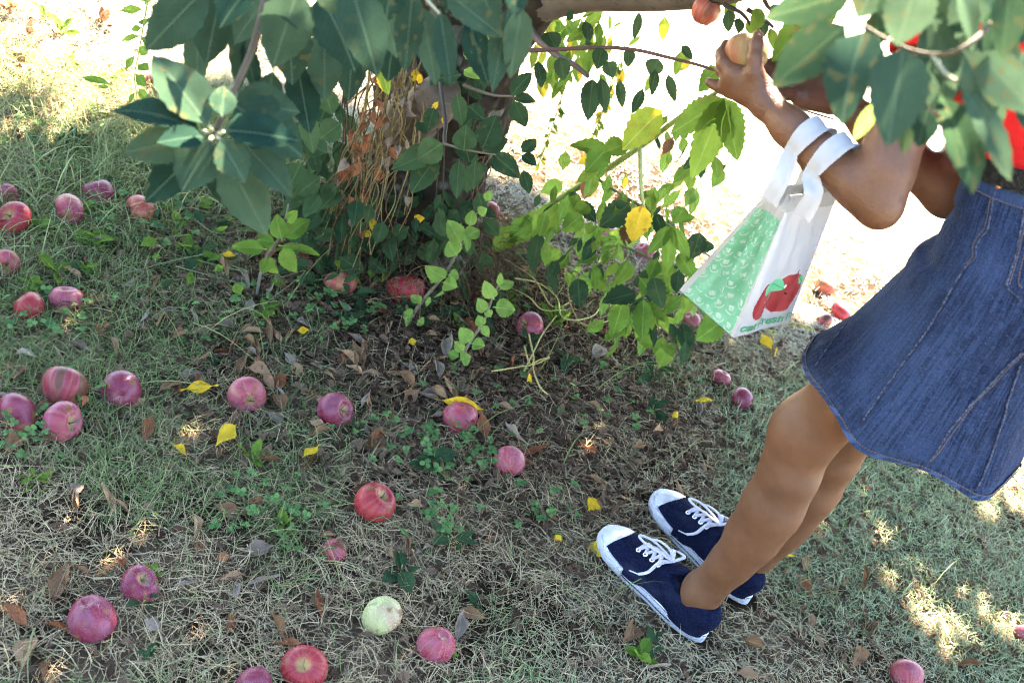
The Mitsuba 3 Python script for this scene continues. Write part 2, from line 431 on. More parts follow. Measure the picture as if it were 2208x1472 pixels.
def leaf(base, tip, width, facing, twist=0.0, fold=0.25, curl=0.15, kind='apple', nu=12, nv=3, wave=0.04, teeth=0.03, seed=0, roll=0.0, petiole=0.10):
    """A leaf blade from base to tip: (v, f, uv). fold lifts the two halves, curl bends the tip down, roll curls the margins; petiole is the share of bare stalk."""
    rg = np.random.default_rng(seed)
    base, tip = np.asarray(base, float), np.asarray(tip, float)
    L = np.linalg.norm(tip - base)
    x = (tip - base) / L
    n = np.asarray(facing, float); n = n - x * (n @ x)
    n = unit(n) if np.linalg.norm(n) > 1e-6 else unit(np.cross(x, [0.3, 0.5, 0.8]))
    y = np.cross(n, x)
    c, s = math.cos(twist), math.sin(twist)
    y, n = y * c + n * s, n * c - y * s
    t = np.linspace(0, 1, nu + 1)
    s_ = np.linspace(-1, 1, 2 * nv + 1)
    tt = np.clip((t - petiole) / (1 - petiole), 0, 1)
    w = outline(kind, tt) * width * 0.5
    w = np.maximum(w, 0.0009 * (t < 0.99))
    tooth = 1 + teeth * (np.arange(nu + 1) % 2 * 2 - 1) * (tt > 0.08)
    P, Q = rg.uniform(0, 6.28, 2)
    Tm, Sm = np.meshgrid(t, s_, indexing='ij')
    W = w[:, None] * np.where(np.abs(Sm) > 0.99, tooth[:, None], 1)
    lx = L * (Tm - 0.05 * np.abs(Sm) ** 2 * (Tm < 0.98) * (width / L))
    if kind == 'lobed':
        lx = lx - 0.10 * L * np.abs(Sm) * np.sin(np.pi * Tm) * -1
    a = np.abs(Sm)
    ly = Sm * W
    lz = fold * W * a - curl * L * (Tm ** 2 - Tm * 0.6) + wave * L * a * np.sin(7 * Tm + P + 2 * np.sign(Sm)) + 0.03 * L * np.sin(3 * Tm + Q)
    if roll:
        ang = a * roll * np.sin(np.pi * np.clip(tt, 0.05, 1))[:, None]
        rad = W / np.maximum(np.abs(roll), 1e-6)
        ly = np.sign(Sm) * np.where(np.abs(ang) > 1e-4, np.sin(ang) * rad * a / np.maximum(a, 1e-6) * 1.0, ly * np.sign(Sm))
        lz = lz + (1 - np.cos(ang)) * rad
    v = base + lx[..., None] * x + ly[..., None] * y + lz[..., None] * n
    k = 2 * nv + 1
    i, j = np.meshgrid(np.arange(nu), np.arange(2 * nv), indexing='ij')
    q = np.stack([i * k + j, (i + 1) * k + j, (i + 1) * k + j + 1, i * k + j + 1], -1).reshape(-1, 4)
    f = np.vstack([q[:, [0, 1, 2]], q[:, [0, 2, 3]]])
    no = _leaf_no[0] % 4000; _leaf_no[0] += 1
    # v across in proportion to the blade, so that the midrib keeps its width
    uv = np.stack([2 * no + 0.002 + 0.996 * np.clip(Tm, 0, 1), 0.5 + Sm * 0.5 * np.clip(W / (0.5 * width), 0.02, 1)], -1)
    return v.reshape(-1, 3), f, uv.reshape(-1, 2)


def put_leaf(name, m, bsdf, parent, **kw):
    return put(name, (m[0], m[1]), bsdf, parent, smooth=True, uv=m[2], **kw)


def put_stem(name, pts, r, colr, parent, sides=6, n=14, bsdf='m_stem', **kw):
    p = spline(pts, n)
    v, f = tube(p, np.interp(np.linspace(0, 1, n), np.linspace(0, 1, len(np.atleast_1d(r))), np.atleast_1d(r)), sides)
    return put(name, (v, f), bsdf, parent, smooth=True, color=np.tile(np.asarray(colr, float), (len(v), 1)) if bsdf == 'm_stem' else None, **kw)


# ------------------------------------------------------------------ the apple tree
tree = thing('apple_tree', 'old gnarled apple tree, its low trunk wrapped in dried vines', 'tree')


def rough_tube(pts, radii, n, sides, amp, freq, seed, flute=0.0):
    p = spline(pts, n)
    r = np.interp(np.linspace(0, 1, n), np.linspace(0, 1, len(radii)), radii)
    v, f = tube(p, r, sides)
    m = len(p) * sides
    c = np.repeat(p, sides, axis=0)
    d = v[:m] - c
    k = 1 + amp * (meshkit.fbm(v[:m] * freq + seed, 4, 3) - 0.5) * 2
    if flute:
        an = np.tile(np.arange(sides) / sides * 6.283, n)
        k = k + flute * np.sin(an * 5 + 3 * meshkit.noise(c * 5 + seed))
    v[:m] = c + d * k[:, None]
    return v, f


tb = np.array([TRUNK[0], TRUNK[1], 0])
put('trunk', rough_tube([tb + [0.02, 0.03, -0.06], tb + [0.01, 0.02, 0.04], tb + [-0.02, 0.01, 0.18], tb + [-0.03, 0.02, 0.33], tb + [-0.02, 0.02, 0.48]], [0.150, 0.125, 0.116, 0.125, 0.120], 60, 56, 0.42, 11.0, 2.0, 0.07), 'm_bark', tree, smooth=True)
# the left fork goes up out of the picture, the right fork turns into the low limb that crosses the top of the picture
put('limb', rough_tube([tb + [-0.05, 0.02, 0.36], tb + [-0.12, 0.05, 0.62], tb + [-0.24, 0.02, 1.0], tb + [-0.38, -0.1, 1.6], tb + [-0.35, -0.2, 2.2]], [0.085, 0.075, 0.062, 0.05, 0.03], 30, 18, 0.14, 12, 5.0), 'm_bark', tree, smooth=True)
put('limb', rough_tube([tb + [0.03, 0.02, 0.34], at(1060, 130, 2.42), at(1130, 40, 2.36), at(1190, -6, 2.3)], [0.085, 0.060, 0.050, 0.040], 26, 18, 0.20, 14, 9.0), 'm_bark', tree, smooth=True)
put('limb', rough_tube([at(1165, 12, 2.32), at(1260, -12, 2.24), at(1400, -12, 2.12), at(1520, -17, 2.02), at(1640, -40, 1.93), at(1800, -110, 1.84), at(2000, -260, 1.75)], [0.036, 0.034, 0.031, 0.027, 0.022, 0.02, 0.015], 60, 16, 0.07, 16, 3.0), 'm_limb', tree, smooth=True, label='smooth pale low limb crossing the top of the picture')
# the broken stub on the trunk
put('dead_stub', rough_tube([at(872, 268, 2.47), at(902, 248, 2.40), at(948, 208, 2.28), at(966, 190, 2.25)], [0.060, 0.054, 0.046, 0.030], 24, 18, 0.20, 18, 21.0), 'm_limb', tree, smooth=True, label='bare weathered stub of a broken limb')
put('limb', rough_tube([tb + [0.0, 0.02, 0.45], tb + [0.1, 0.15, 0.9], tb + [0.15, 0.35, 1.5], tb + [0.1, 0.4, 2.1]], [0.07, 0.06, 0.045, 0.03], 26, 16, 0.14, 12, 15.0), 'm_bark', tree, smooth=True)

BK = (0.075, 0.050, 0.035)


def branch(pts, r, colr=BK, n=24, name='branch', parent=None):
    return put_stem(name, pts, r, colr, parent or tree, 7, n)


# ---- the crown: thousands of leaves on the boughs above the picture
crown_rng = np.random.default_rng(21)


def crown_leaves(n):
    """Leaves of the low spreading crown; it is sheared along the sun direction and lets its skirt down to about head height."""
    rg = crown_rng
    m = int(n * 2.2)
    xs, ys = rg.uniform(-2.3, 1.7, m), rg.uniform(0.25, 3.0, m)
    z = rg.uniform(1.12, 2.75, m)
    k = z / SUN[2]
    q = np.stack([xs + SUN[0] * k, ys + SUN[1] * k, z], -1)  # crown shaped so that its shade covers the ground in view
    rim = np.abs((xs + 0.32) / 1.90) ** 2.6 + np.abs((ys - 1.45) / 1.38) ** 2.6 + 0.35 * (meshkit.noise(np.stack([xs * 3, ys * 3, z], -1)) - 0.5)
    ok = (rim < 1) & (ys < 2.25 + (xs + 1.25) * 1.625) & (meshkit.fbm(q * 1.7 + 5, 3) > 0.20) & ~seen(q, 0.16)
    ok &= np.linalg.norm(q - EYE, axis=1) > 0.55
    return q[ok][:n]


def mass_leaves(P, rg, size=(0.055, 0.105)):
    n = len(P)
    L = rg.uniform(*size, n); W = L * rg.uniform(0.45, 0.60, n)
    az = rg.uniform(0, 6.283, n); el = rg.normal(-0.5, 0.5, n)
    x = np.stack([np.cos(az) * np.cos(el), np.sin(az) * np.cos(el), np.sin(el)], -1)
    y = unit(np.cross(np.stack([rg.normal(0, .45, n), rg.normal(0, .45, n), np.ones(n)], -1), x))
    z = np.cross(x, y)
    v = np.stack([P, P + x * (0.5 * L)[:, None] + y * (0.5 * W)[:, None] + z * (0.12 * W)[:, None], P + x * (0.5 * L)[:, None], P + x * (0.5 * L)[:, None] - y * (0.5 * W)[:, None] + z * (0.12 * W)[:, None], P + x * L[:, None] - z * (0.08 * L)[:, None]], 1)
    f = np.array([[0, 2, 1], [0, 3, 2], [2, 4, 1], [3, 4, 2]])
    no = rg.integers(0, 3000, n)
    uv = np.stack([np.stack([2 * no + t, np.full(n, s)], -1) for t, s in ((0.01, .5), (.5, .98), (.5, .5), (.5, .02), (.98, .5))], 1)
    return v.reshape(-1, 3), (np.arange(n)[:, None, None] * 5 + f).reshape(-1, 3), uv.reshape(-1, 2)


Q = crown_leaves(40000)
# gaps in the crown: sunbeams that reach the grass, the hand and a few leaves
BEAMS = [(285, 1165, .010, .03), (300, 1205, .006, 0), (1940, 1275, .022, 0), (1990, 1345, .028, 0), (2050, 1425, .020, 0), (2000, 1020, .022, 0), (2120, 1110, .018, 0), (2190, 1085, .055, 0), (1935, 965, .026, 0), (1850, 1050, .012, 0), (2110, 1330, .014, 0), (1740, 1150, .006, 0), (1265, 965, .010, 0), (110, 1440, .012, 0), (2, 1190, .008, 0), (190, 650, .015, .02), (1870, 1150, .012, 0), (2165, 1405, .024, 0), (1165, 1350, .008, 0), (230, 900, .006, 0)]
_sr = np.random.default_rng(8)
BEAMS += [(_sr.uniform(0, 430), _sr.uniform(150, 300), _sr.uniform(.005, .035), 0) for _ in range(20)]
SPOTS = [(ong(x, y, up), r) for x, y, r, up in BEAMS] + [(at(1640, 85, 1.55), 0.020), (at(1640, 165, 1.53), 0.016), (at(880, 60, 1.25), 0.02), (at(2140, 215, 0.92), 0.012)]
for s0, r0 in SPOTS:
    d = Q + [0, 0, 0] - s0
    tpar = d @ SUN
    Q = Q[(np.linalg.norm(d - tpar[:, None] * SUN, axis=1) > r0 + 0.035) | (tpar < 0)]
v, f, uv = mass_leaves(Q, crown_rng)
put('crown', (v, f), 'm_apple_leaf', tree, smooth=False, uv=uv, kind='stuff')

# ------------------------------------------------------------------ apples
_apple_no = [0]


def apple_mesh(R, squash=0.90, seed=0, nu=36, nv=26, lump=0.05):
    """Apple about the z axis, the stem end up: (v, f, uv)."""
    rg = np.random.default_rng(seed)
    a = np.linspace(0.0, np.pi, nv + 1)
    prof_r = np.sin(a) * (1 + 0.08 * np.cos(a)) + 0.03 * np.sin(2 * a)
    prof_z = np.cos(a) * squash
    prof_z = prof_z - 0.42 * np.exp(-(a / 0.30) ** 2) + 0.22 * np.exp(-((np.pi - a) / 0.26) ** 2)
    th = np.arange(nu + 1) / nu * 2 * np.pi
    A, Th = np.meshgrid(np.arange(nv + 1), th, indexing='ij')
    r, z = prof_r[A], prof_z[A]
    ph = rg.uniform(0, 6.28, 3)
    k = 1 + lump * (0.6 * np.cos(Th + ph[0]) * np.sin(a[A]) + 0.5 * np.cos(2 * Th + ph[1])) + 0.022 * np.cos(5 * Th + ph[2]) * np.clip(np.cos(np.pi - a[A]), 0, 1)
    tilt = 0.06 * np.cos(Th + ph[1])
    v = np.stack([r * np.cos(Th) * k, r * np.sin(Th) * k, z * (1 + tilt * r)], -1) * R
    no = _apple_no[0]; _apple_no[0] += 1
    uv = np.stack([2 * (no * 7 + 3) + Th / (2 * np.pi) * 0.9999, a[A] / np.pi], -1)
    m = nu + 1
    i, j = np.meshgrid(np.arange(nv), np.arange(nu), indexing='ij')
    q = np.stack([i * m + j, (i + 1) * m + j, (i + 1) * m + j + 1, i * m + j + 1], -1).reshape(-1, 4)
    n = v / np.linalg.norm(v, axis=-1, keepdims=True)
    return v.reshape(-1, 3), np.vstack([q[:, [0, 1, 2]], q[:, [0, 2, 3]]]), uv.reshape(-1, 2)


def apple_to(axis_dir, centre):
    z = unit(axis_dir)
    x = unit(np.cross([0.31, 0.77, 0.2], z)); y = np.cross(z, x)
    M = np.eye(4); M[:3, 0], M[:3, 1], M[:3, 2], M[:3, 3] = x, y, z, centre
    return M


def axis_px(x, y, toward):
    """A direction in the world that looks like (x right, y down) in the photo, and turned towards the lens by 'toward'."""
    return unit(RT * x - UP * y - FW * toward)


def add_apple(centre, R, mat, ax, label, seed, stem=True, squash=None, lump=0.085, group=None, rotten=False):
    squash = 0.82 + 0.16 * np.random.default_rng(seed + 5).random() if squash is None else squash
    v, f, uv = apple_mesh(R, squash, seed, lump=lump)
    key = thing('apple', label, 'apple', group)
    M = apple_to(ax, centre)
    v = v @ M[:3, :3].T + M[:3, 3]
    add(key, (v, f), mat, True, uv)
    if stem:
        rg = np.random.default_rng(seed + 900)
        top = np.array([0, 0, 0.46 * R]); e = np.array([rg.uniform(-.2, .2) * R, rg.uniform(-.2, .2) * R, 0.98 * R])
        p = spline([top, (top + e) / 2 + [0.04 * R, 0, 0], e], 6) @ M[:3, :3].T + M[:3, 3]
        tv, tf = tube(p, [0.0016, .0014, .0013, .0013, .0015, .0019], 6)
        put('stem', (tv, tf), 'm_brown', key, smooth=True)
    return key


def ground_apple(x, y, d, mat, ax, label, sink=0.66, **kw):
    """Apple on the ground whose outline is centred on the photo pixel (x, y) and d pixels across."""
    z = 0.03
    for _ in range(4):
        q = ong(x, y, z)
        R = d * depth_of(q) / FP / 2
        z = R * sink
    return add_apple(q, R, mat, ax, label, int(x * 7 + y), **kw)


A = ground_apple
A(195, 1333, 106, 'm_apple_purple', axis_px(0.05, 0.9, -0.45), 'large purple apple at the lower left with a tan ring round its upturned eye', stem=False)
A(298, 1260, 84, 'm_apple_purple', axis_px(0.55, -0.5, 0.5), 'purple apple just up and right of the large one at the lower left')
A(655, 1442, 98, 'm_apple_red', axis_px(0.1, -0.5, 0.8), 'glossy deep red apple at the bottom edge, left of the greenish apple', stem=False)
A(545, 1478, 84, 'm_apple_purple', axis_px(0.5, 0.3, -0.4), 'dull purple apple half cut off by the bottom edge of the photo', stem=False)
A(822, 1325, 90, 'm_apple_green', axis_px(0.25, 0.75, -0.3), 'pale yellow green apple, the only greenish one on the ground', stem=False)
A(940, 1388, 84, 'm_apple_pink', axis_px(-0.4, 0.6, -0.5), 'pink red apple sunk in grass right of the greenish apple', stem=False)
A(807, 1085, 92, 'm_apple_red', axis_px(0.62, -0.55, 0.42), 'red speckled apple alone in mid grass, its hollow to the upper right')
A(1097, 997, 73, 'm_apple_pink', axis_px(0.0, -0.6, -0.5), 'plain pinkish purple apple on green clover, right of the one behind a yellow leaf', stem=False)
A(990, 900, 76, 'm_apple_pink', axis_px(0.6, 0.45, 0.3), 'pink apple with an arched yellow leaf leaning behind it', stem=False)
A(720, 884, 84, 'm_apple_purple', axis_px(0.75, -0.05, 0.4), 'pinkish purple apple behind long grass blades, centre left')
A(533, 850, 86, 'm_apple_pink', axis_px(0.35, 0.45, 0.62), 'light red striped apple with two dimples beside dry brown leaves', stem=False)
A(259, 845, 88, 'm_apple_purple', axis_px(-0.3, -0.2, -0.8), 'smooth dark purple apple standing apart to the right of a group of three', stem=False)
A(133, 912, 91, 'm_apple_pink', axis_px(0.80, -0.02, 0.35), 'pink apple with its hollow facing right, nearest of the group of three')
A(40, 893, 92, 'm_apple_purple', axis_px(-0.55, 0.25, 0.55), 'purple apple with a yellowish hollow, leftmost of the group of three')
A(137, 835, 100, 'm_apple_rotten', axis_px(0.1, -0.9, -0.3), 'red striped apple with a brown rotting side, rearmost of the group of three', stem=False)
A(140, 645, 68, 'm_apple_pink', axis_px(0.1, -0.8, 0.2), 'dark pink apple with a green weed leaf lying over it', stem=False)
A(66, 661, 66, 'm_apple_red', axis_px(-0.4, -0.5, 0.3), 'lumpy misshapen red apple left of the one under a weed leaf', stem=False, lump=0.16)
A(30, 474, 76, 'm_apple_red', axis_px(-0.1, -0.35, 0.85), 'bright red apple at the left edge with its stem hollow facing the viewer')
A(14, 420, 52, 'm_apple_pink', axis_px(0.5, 0.3, 0.3), 'pink apple at the left edge behind the bright red one, under dry leaves', stem=False)
A(12, 568, 62, 'm_apple_rotten', axis_px(0.1, 0.2, 0.3), 'dull brownish apple at the left edge among rotting skins', stem=False)
A(213, 419, 68, 'm_apple_purple', axis_px(-0.2, -0.6, 0.2), 'dusky purple apple in long grass, rearmost of the upper left cluster', stem=False)
A(150, 456, 74, 'm_apple_pink', axis_px(-0.7, 0.1, 0.3), 'pink apple half buried in grass in front of the dusky purple one', stem=False)
A(302, 450, 66, 'm_apple_blush', axis_px(-0.6, 0.15, 0.45), 'orange striped apple at the right of the upper left cluster, partly under hanging leaves', stem=False)
A(334, 178, 46, 'm_apple_red', axis_px(0.2, 0.4, 0.4), 'small red apple in sunlit grass behind the hanging leaves at the upper left', stem=False)
A(731, 614, 70, 'm_apple_blush', axis_px(0.05, -0.85, 0.35), 'pale orange striped apple below the trunk, left of the red striped one', stem=False)
A(874, 626, 82, 'm_apple_red', axis_px(0.0, -0.9, -0.2), 'red striped apple below the trunk beside a light green shoot', stem=False)
A(1036, 645, 44, 'm_apple_red', axis_px(0.2, 0.4, -0.4), 'dark red apple hidden in weeds between the two light green shoots', stem=False)
A(1143, 706, 66, 'm_apple_pink', axis_px(-0.62, -0.35, 0.62), 'pink apple with its stem hollow facing left, right of the light green shoots')
A(1186, 562, 36, 'm_apple_red', axis_px(0.2, -0.4, -0.4), 'small red apple in the shade under the tall weed, far side', stem=False)
A(1056, 455, 44, 'm_apple_red', axis_px(0.2, 0.4, -0.3), 'dark apple with a sunlit spot just right of the trunk foot', stem=False)
A(1600, 861, 52, 'm_apple_purple', axis_px(-0.6, -0.2, -0.3), 'pinkish purple apple in the grass below the skirt hem, nearer of two', stem=False)
A(1554, 816, 42, 'm_apple_pink', axis_px(0.3, -0.5, 0.2), 'pale pink apple in the grass below the carrier bag, farther of two', stem=False)
A(1780, 616, 44, 'm_apple_blush', axis_px(0.3, -0.3, 0.3), 'orange apple in full sun, right of the carrier bag', stem=False)
A(1812, 672, 46, 'm_apple_red', axis_px(0.5, -0.4, 0.3), 'red apple in full sun close to the denim skirt', stem=False)
A(1778, 692, 34, 'm_apple_rotten', axis_px(0.3, 0.4, 0.3), 'half eaten looking sunlit apple left of the red one by the skirt', stem=False)
A(1955, 1456, 70, 'm_apple_pink', axis_px(0.1, -0.5, -0.5), 'pink apple at the bottom edge on the right, in pale grass', stem=False)
A(2206, 1366, 40, 'm_apple_pink', axis_px(0.4, -0.4, -0.3), 'pink apple cut off by the right edge of the photo', stem=False)
A(718, 1188, 58, 'm_apple_rotten', axis_px(0.3, 0.5, -0.4), 'small dark maroon apple sunk deep in straw left of centre', stem=False, sink=0.45)
A(1490, 690, 40, 'm_apple_pink', axis_px(0.3, 0.5, -0.4), 'pink apple half hidden behind the lower left corner of the bag', stem=False)
A(1392, 545, 48, 'm_apple_pink', axis_px(0.3, 0.5, -0.4), 'sunlit pink apple behind the tall weed, right one of two', stem=False)
A(1318, 512, 42, 'm_apple_pink', axis_px(0.3, -0.5, -0.4), 'sunlit pink apple behind the tall weed, left one of two', stem=False)
hang = at(1521, 24, 2.0)
add_apple(hang, 0.0255, 'm_apple_blush', [0.1, 0.0, 1.0], 'orange red apple hanging from the low limb at the top of the photo', 77)

# ------------------------------------------------------------------ smooth bodies: a signed distance grid turned into a mesh
class Field:
    def __init__(self, lo, hi, h):
        self.lo, self.h = np.asarray(lo, float), h
        self.n = np.ceil((np.asarray(hi, float) - self.lo) / h).astype(int) + 1
        self.d = np.full(self.n, 0.06, np.float32)

    def box(self, lo, hi):
        a = np.clip(np.floor((np.asarray(lo) - self.lo) / self.h).astype(int), 0, self.n - 1)
        b = np.clip(np.ceil((np.asarray(hi) - self.lo) / self.h).astype(int) + 1, 1, self.n)
        sl = tuple(slice(x, y) for x, y in zip(a, b))
        ax = [(self.lo[i] + self.h * np.arange(a[i], b[i])).astype(np.float32) for i in range(3)]
        return sl, np.stack(np.meshgrid(*ax, indexing='ij'), -1)

    def blend(self, sl, d, k, cut=False):
        o = self.d[sl]
        if cut:
            h = np.maximum(k - np.abs(o + d), 0) / k
            self.d[sl] = np.maximum(o, -d) + h * h * k * 0.25
        else:
            h = np.maximum(k - np.abs(o - d), 0) / k
            self.d[sl] = np.minimum(o, d) - h * h * k * 0.25

    def cone(self, a, b, ra, rb, k=0.012, cut=False):
        """Capsule from a to b whose radius runs from ra to rb."""
        a, b = np.asarray(a, float), np.asarray(b, float)
        m = max(ra, rb) + k + 0.03
        sl, p = self.box(np.minimum(a, b) - m, np.maximum(a, b) + m)
        ab = b - a
        t = np.clip(((p - a) @ ab) / max(ab @ ab, 1e-12), 0, 1)
        d = np.linalg.norm(p - a - t[..., None] * ab, axis=-1) - (ra + (rb - ra) * t)
        self.blend(sl, d.astype(np.float32), k, cut)

    def chain(self, pts, rs, k=0.012):
        for i in range(len(pts) - 1):
            self.cone(pts[i], pts[i + 1], rs[i], rs[i + 1], k)

    def ell(self, c, r, M=np.eye(3), k=0.012, cut=False):
        """Ellipsoid with radii r along the columns of M."""
        c, r, M = np.asarray(c, float), np.asarray(r, float), np.asarray(M, float)
        m = r.max() + k + 0.03
        sl, p = self.box(c - m, c + m)
        q = ((p - c) @ M) / r
        n = np.linalg.norm(q, axis=-1)
        g = np.linalg.norm(q / r, axis=-1)
        d = n * (n - 1) / np.maximum(g, 1e-6)
        d = np.where(n < 1e-3, -r.min(), d)
        self.blend(sl, d.astype(np.float32), k, cut)

    def mesh(self, relax=2):
        """Surface nets: one vertex in every cell that the surface crosses."""
        d, h = self.d, self.h
        s = d < 0
        c = np.zeros(np.array(d.shape) - 1, np.uint8)
        for o in np.ndindex(2, 2, 2):
            c += s[tuple(slice(o[i], d.shape[i] - 1 + o[i]) for i in range(3))]
        cells = np.argwhere((c > 0) & (c < 8))
        index = -np.ones(c.shape, np.int64); index[tuple(cells.T)] = np.arange(len(cells))
        acc, cnt = np.zeros((len(cells), 3)), np.zeros((len(cells), 1))
        corner = {o: d[tuple((cells + o).T)] for o in np.ndindex(2, 2, 2)}
        for ax in range(3):
            for o in np.ndindex(2, 2, 2):
                if o[ax]: continue
                o2 = tuple(o[i] + (i == ax) for i in range(3))
                a, b = corner[o], corner[o2]
                m = (a < 0) != (b < 0)
                t = np.where(m, a / np.where(m, a - b, 1), 0)
                pt = np.array(o, float)[None] + 0 * t[:, None]
                pt[:, ax] += t
                acc += pt * m[:, None]; cnt += m[:, None]
        v = self.lo + (cells + acc / cnt) * h
        F_ = []
        for ax in range(3):
            u, w = (ax + 1) % 3, (ax + 2) % 3
            sl0 = [slice(1, -1)] * 3; sl0[ax] = slice(0, -1)
            sl1 = list(sl0); sl1[ax] = slice(1, None)
            a, b = s[tuple(sl0)], s[tuple(sl1)]
            e = np.argwhere(a != b)
            if not len(e): continue
            inside = a[tuple(e.T)]
            e = e + np.array([0 if i == ax else 1 for i in range(3)])
            def cell(du, dw):
                q = e.copy(); q[:, u] += du; q[:, w] += dw
                return index[tuple(q.T)]
            q = np.stack([cell(-1, -1), cell(0, -1), cell(0, 0), cell(-1, 0)], -1)
            q[~inside] = q[~inside][:, ::-1]
            F_.append(q)
        q = np.vstack(F_)
        q = q[(q >= 0).all(1)]
        f = np.vstack([q[:, [0, 1, 2]], q[:, [0, 2, 3]]])
        e = np.vstack([q[:, [0, 1]], q[:, [1, 2]], q[:, [2, 3]], q[:, [3, 0]]])
        for _ in range(relax):
            sm, n = np.zeros_like(v), np.zeros((len(v), 1))
            np.add.at(sm, e[:, 0], v[e[:, 1]]); np.add.at(n, e[:, 0], 1)
            np.add.at(sm, e[:, 1], v[e[:, 0]]); np.add.at(n, e[:, 1], 1)
            v = 0.5 * v + 0.5 * sm / np.maximum(n, 1)
        return v, f


# ------------------------------------------------------------------ the person picking the apple
P0 = np.array([0.50, 1.60, 0.0])
FWD = unit([-0.81, 0.59, 0]); LFT = np.array([-FWD[1], FWD[0], 0.0])


def body(f, l, u):
    """A point given forward, to the left and up from between the person's ankles."""
    return P0 + FWD * f + LFT * l + np.array([0, 0, u])


def side(x, y, l):
    """Where the photo pixel (x, y) cuts the upright plane l metres to the person's left."""
    r = FW + RT * (x - 1104) / FP - UP * (y - 736) / FP
    return EYE + r * ((l - (EYE - P0) @ LFT) / (r @ LFT))


def skin_fn(p, n, uv):
    a = fbm(p.x * 30, p.y * 30, p.z * 30, octaves=3)
    b = noise(p.x * 420, p.y * 420, p.z * 420)
    c = mix((0.082, 0.035, 0.0165), (0.136, 0.061, 0.030), a)
    c = c * (0.93 + 0.14 * b) * (0.82 + 0.36 * fbm(p.x * 9, p.y * 9, p.z * 9 + 2, octaves=3))
    return mix(c, (0.06, 0.025, 0.013), 0.35 * smoothstep(0.90, 0.95, noise(p.x * 45, p.y * 45, p.z * 45 + 3)))


def skin_h(p, n, uv):
    return noise(p.x * 700, p.y * 700, p.z * 700) + 0.7 * noise(p.x * 260, p.y * 260, p.z * 260)


scene['m_skin'] = {'type': 'bumpmap', 'bump': proc(skin_h, eps=0.0005), 'scale': 0.0007, 'bsdf': {'type': 'principled', 'base_color': proc(skin_fn), 'roughness': 0.44, 'specular': 0.34}}

ANK_L, ANK_R = body(-0.013, 0.067, 0.082), body(0.002, -0.099, 0.082)
legL = [ANK_L - [0, 0, 0.045], ANK_L, side(1572, 1214, 0.068), side(1619, 1150, 0.070), side(1664, 1086, 0.072), side(1704, 1012, 0.073), side(1738, 935, 0.073), side(1834, 850, 0.070), side(2070, 690, 0.075)]
rL = [0.026, 0.0318, 0.0315, 0.0355, 0.0428, 0.0445, 0.0485, 0.053, 0.064]
legR = [ANK_R - [0, 0, 0.045], ANK_R, side(1640, 1186, -0.098), side(1680, 1130, -0.094), side(1750, 1045, -0.086), side(1793, 982, -0.080), side(1826, 922, -0.078), side(1892, 850, -0.076), side(2105, 690, -0.072)]
rR = [0.026, 0.0315, 0.0310, 0.0355, 0.0435, 0.045, 0.0475, 0.054, 0.066]
WAIST, CHEST, NECK, HEAD = body(-0.085, 0, 0.945), body(0.025, 0, 1.07), body(0.115, 0, 1.19), body(0.185, 0, 1.315)
SH_L, SH_R = at(2040, 55, 1.46), body(0.105, -0.15, 1.09)
EL_L, WR_L = at(1893, 437, 1.47), at(1650, 222, 1.545)
EL_R, WR_R = at(2045, 418, 1.72), at(1822, 222, 1.695)
armL = [SH_L, at(1950, 240, 1.465), at(1905, 375, 1.468), EL_L, at(1850, 405, 1.478), at(1775, 340, 1.50), at(1705, 275, 1.525), WR_L]
arL = [0.045, 0.0395, 0.0355, 0.0262, 0.0264, 0.0264, 0.0232, 0.0190]
armR = [SH_R, SH_R * 0.5 + EL_R * 0.5, EL_R, at(1950, 340, 1.715), at(1880, 275, 1.705), WR_R]
arR = [0.044, 0.037, 0.034, 0.031, 0.026, 0.0205]

B = Field(body(0, 0, 0) + [-0.50, -0.45, 0.0], body(0, 0, 0) + [0.42, 0.42, 1.46], 0.004)
B.chain(legL, rL, 0.02); B.chain(legR, rR, 0.02)
# calf muscle, heel, kneecap and the hollow behind the knee
for ank, leg in ((ANK_L, legL), (ANK_R, legR)):
    B.ell((leg[4] + leg[3]) / 2 - FWD * 0.012, [0.028, 0.029, 0.085], k=0.05)
    B.ell(leg[6] + FWD * 0.012 + [0, 0, 0.004], [0.034, 0.034, 0.050], k=0.04)
    B.cone(ank - FWD * 0.016 + [0, 0, -0.03], leg[3] - FWD * 0.026, 0.012, 0.012, 0.02)
    for s in (1, -1):
        B.ell(ank + LFT * s * 0.026 + FWD * .004 + [0, 0, -0.012], [0.0105, 0.0105, 0.013], k=0.014)
# hips, belly, chest, shoulders, neck
B.ell(body(-0.125, 0, 0.83), [0.080, 0.130, 0.10], np.stack([FWD, LFT, [0, 0, 1]], 1), 0.05)
B.ell(WAIST, [0.078, 0.110, 0.10], np.stack([FWD, LFT, [0, 0, 1]], 1), 0.05)
B.ell(CHEST, [0.085, 0.125, 0.13], np.stack([unit(FWD - [0, 0, 0.5]), LFT, unit(FWD * 0.5 + [0, 0, 1])], 1), 0.05)
B.cone(SH_L, CHEST + LFT * 0.06 + [0, 0, .05], 0.046, 0.05, 0.04); B.cone(SH_R, CHEST - LFT * 0.06 + [0, 0, .05], 0.046, 0.05, 0.04)
B.cone(CHEST + [0, 0, .08], NECK, 0.06, 0.045, 0.03); B.cone(NECK, HEAD - [0, 0, .06], 0.043, 0.045, 0.02)
B.ell(HEAD, [0.088, 0.072, 0.105], np.stack([FWD, LFT, [0, 0, 1]], 1), 0.02)
B.ell(HEAD + FWD * 0.045 - [0, 0, 0.06], [0.042, 0.045, 0.05], k=0.02)
B.cone(HEAD + FWD * 0.085 + [0, 0, 0.012], HEAD + FWD * 0.100 - [0, 0, 0.020], 0.008, 0.014, 0.012)
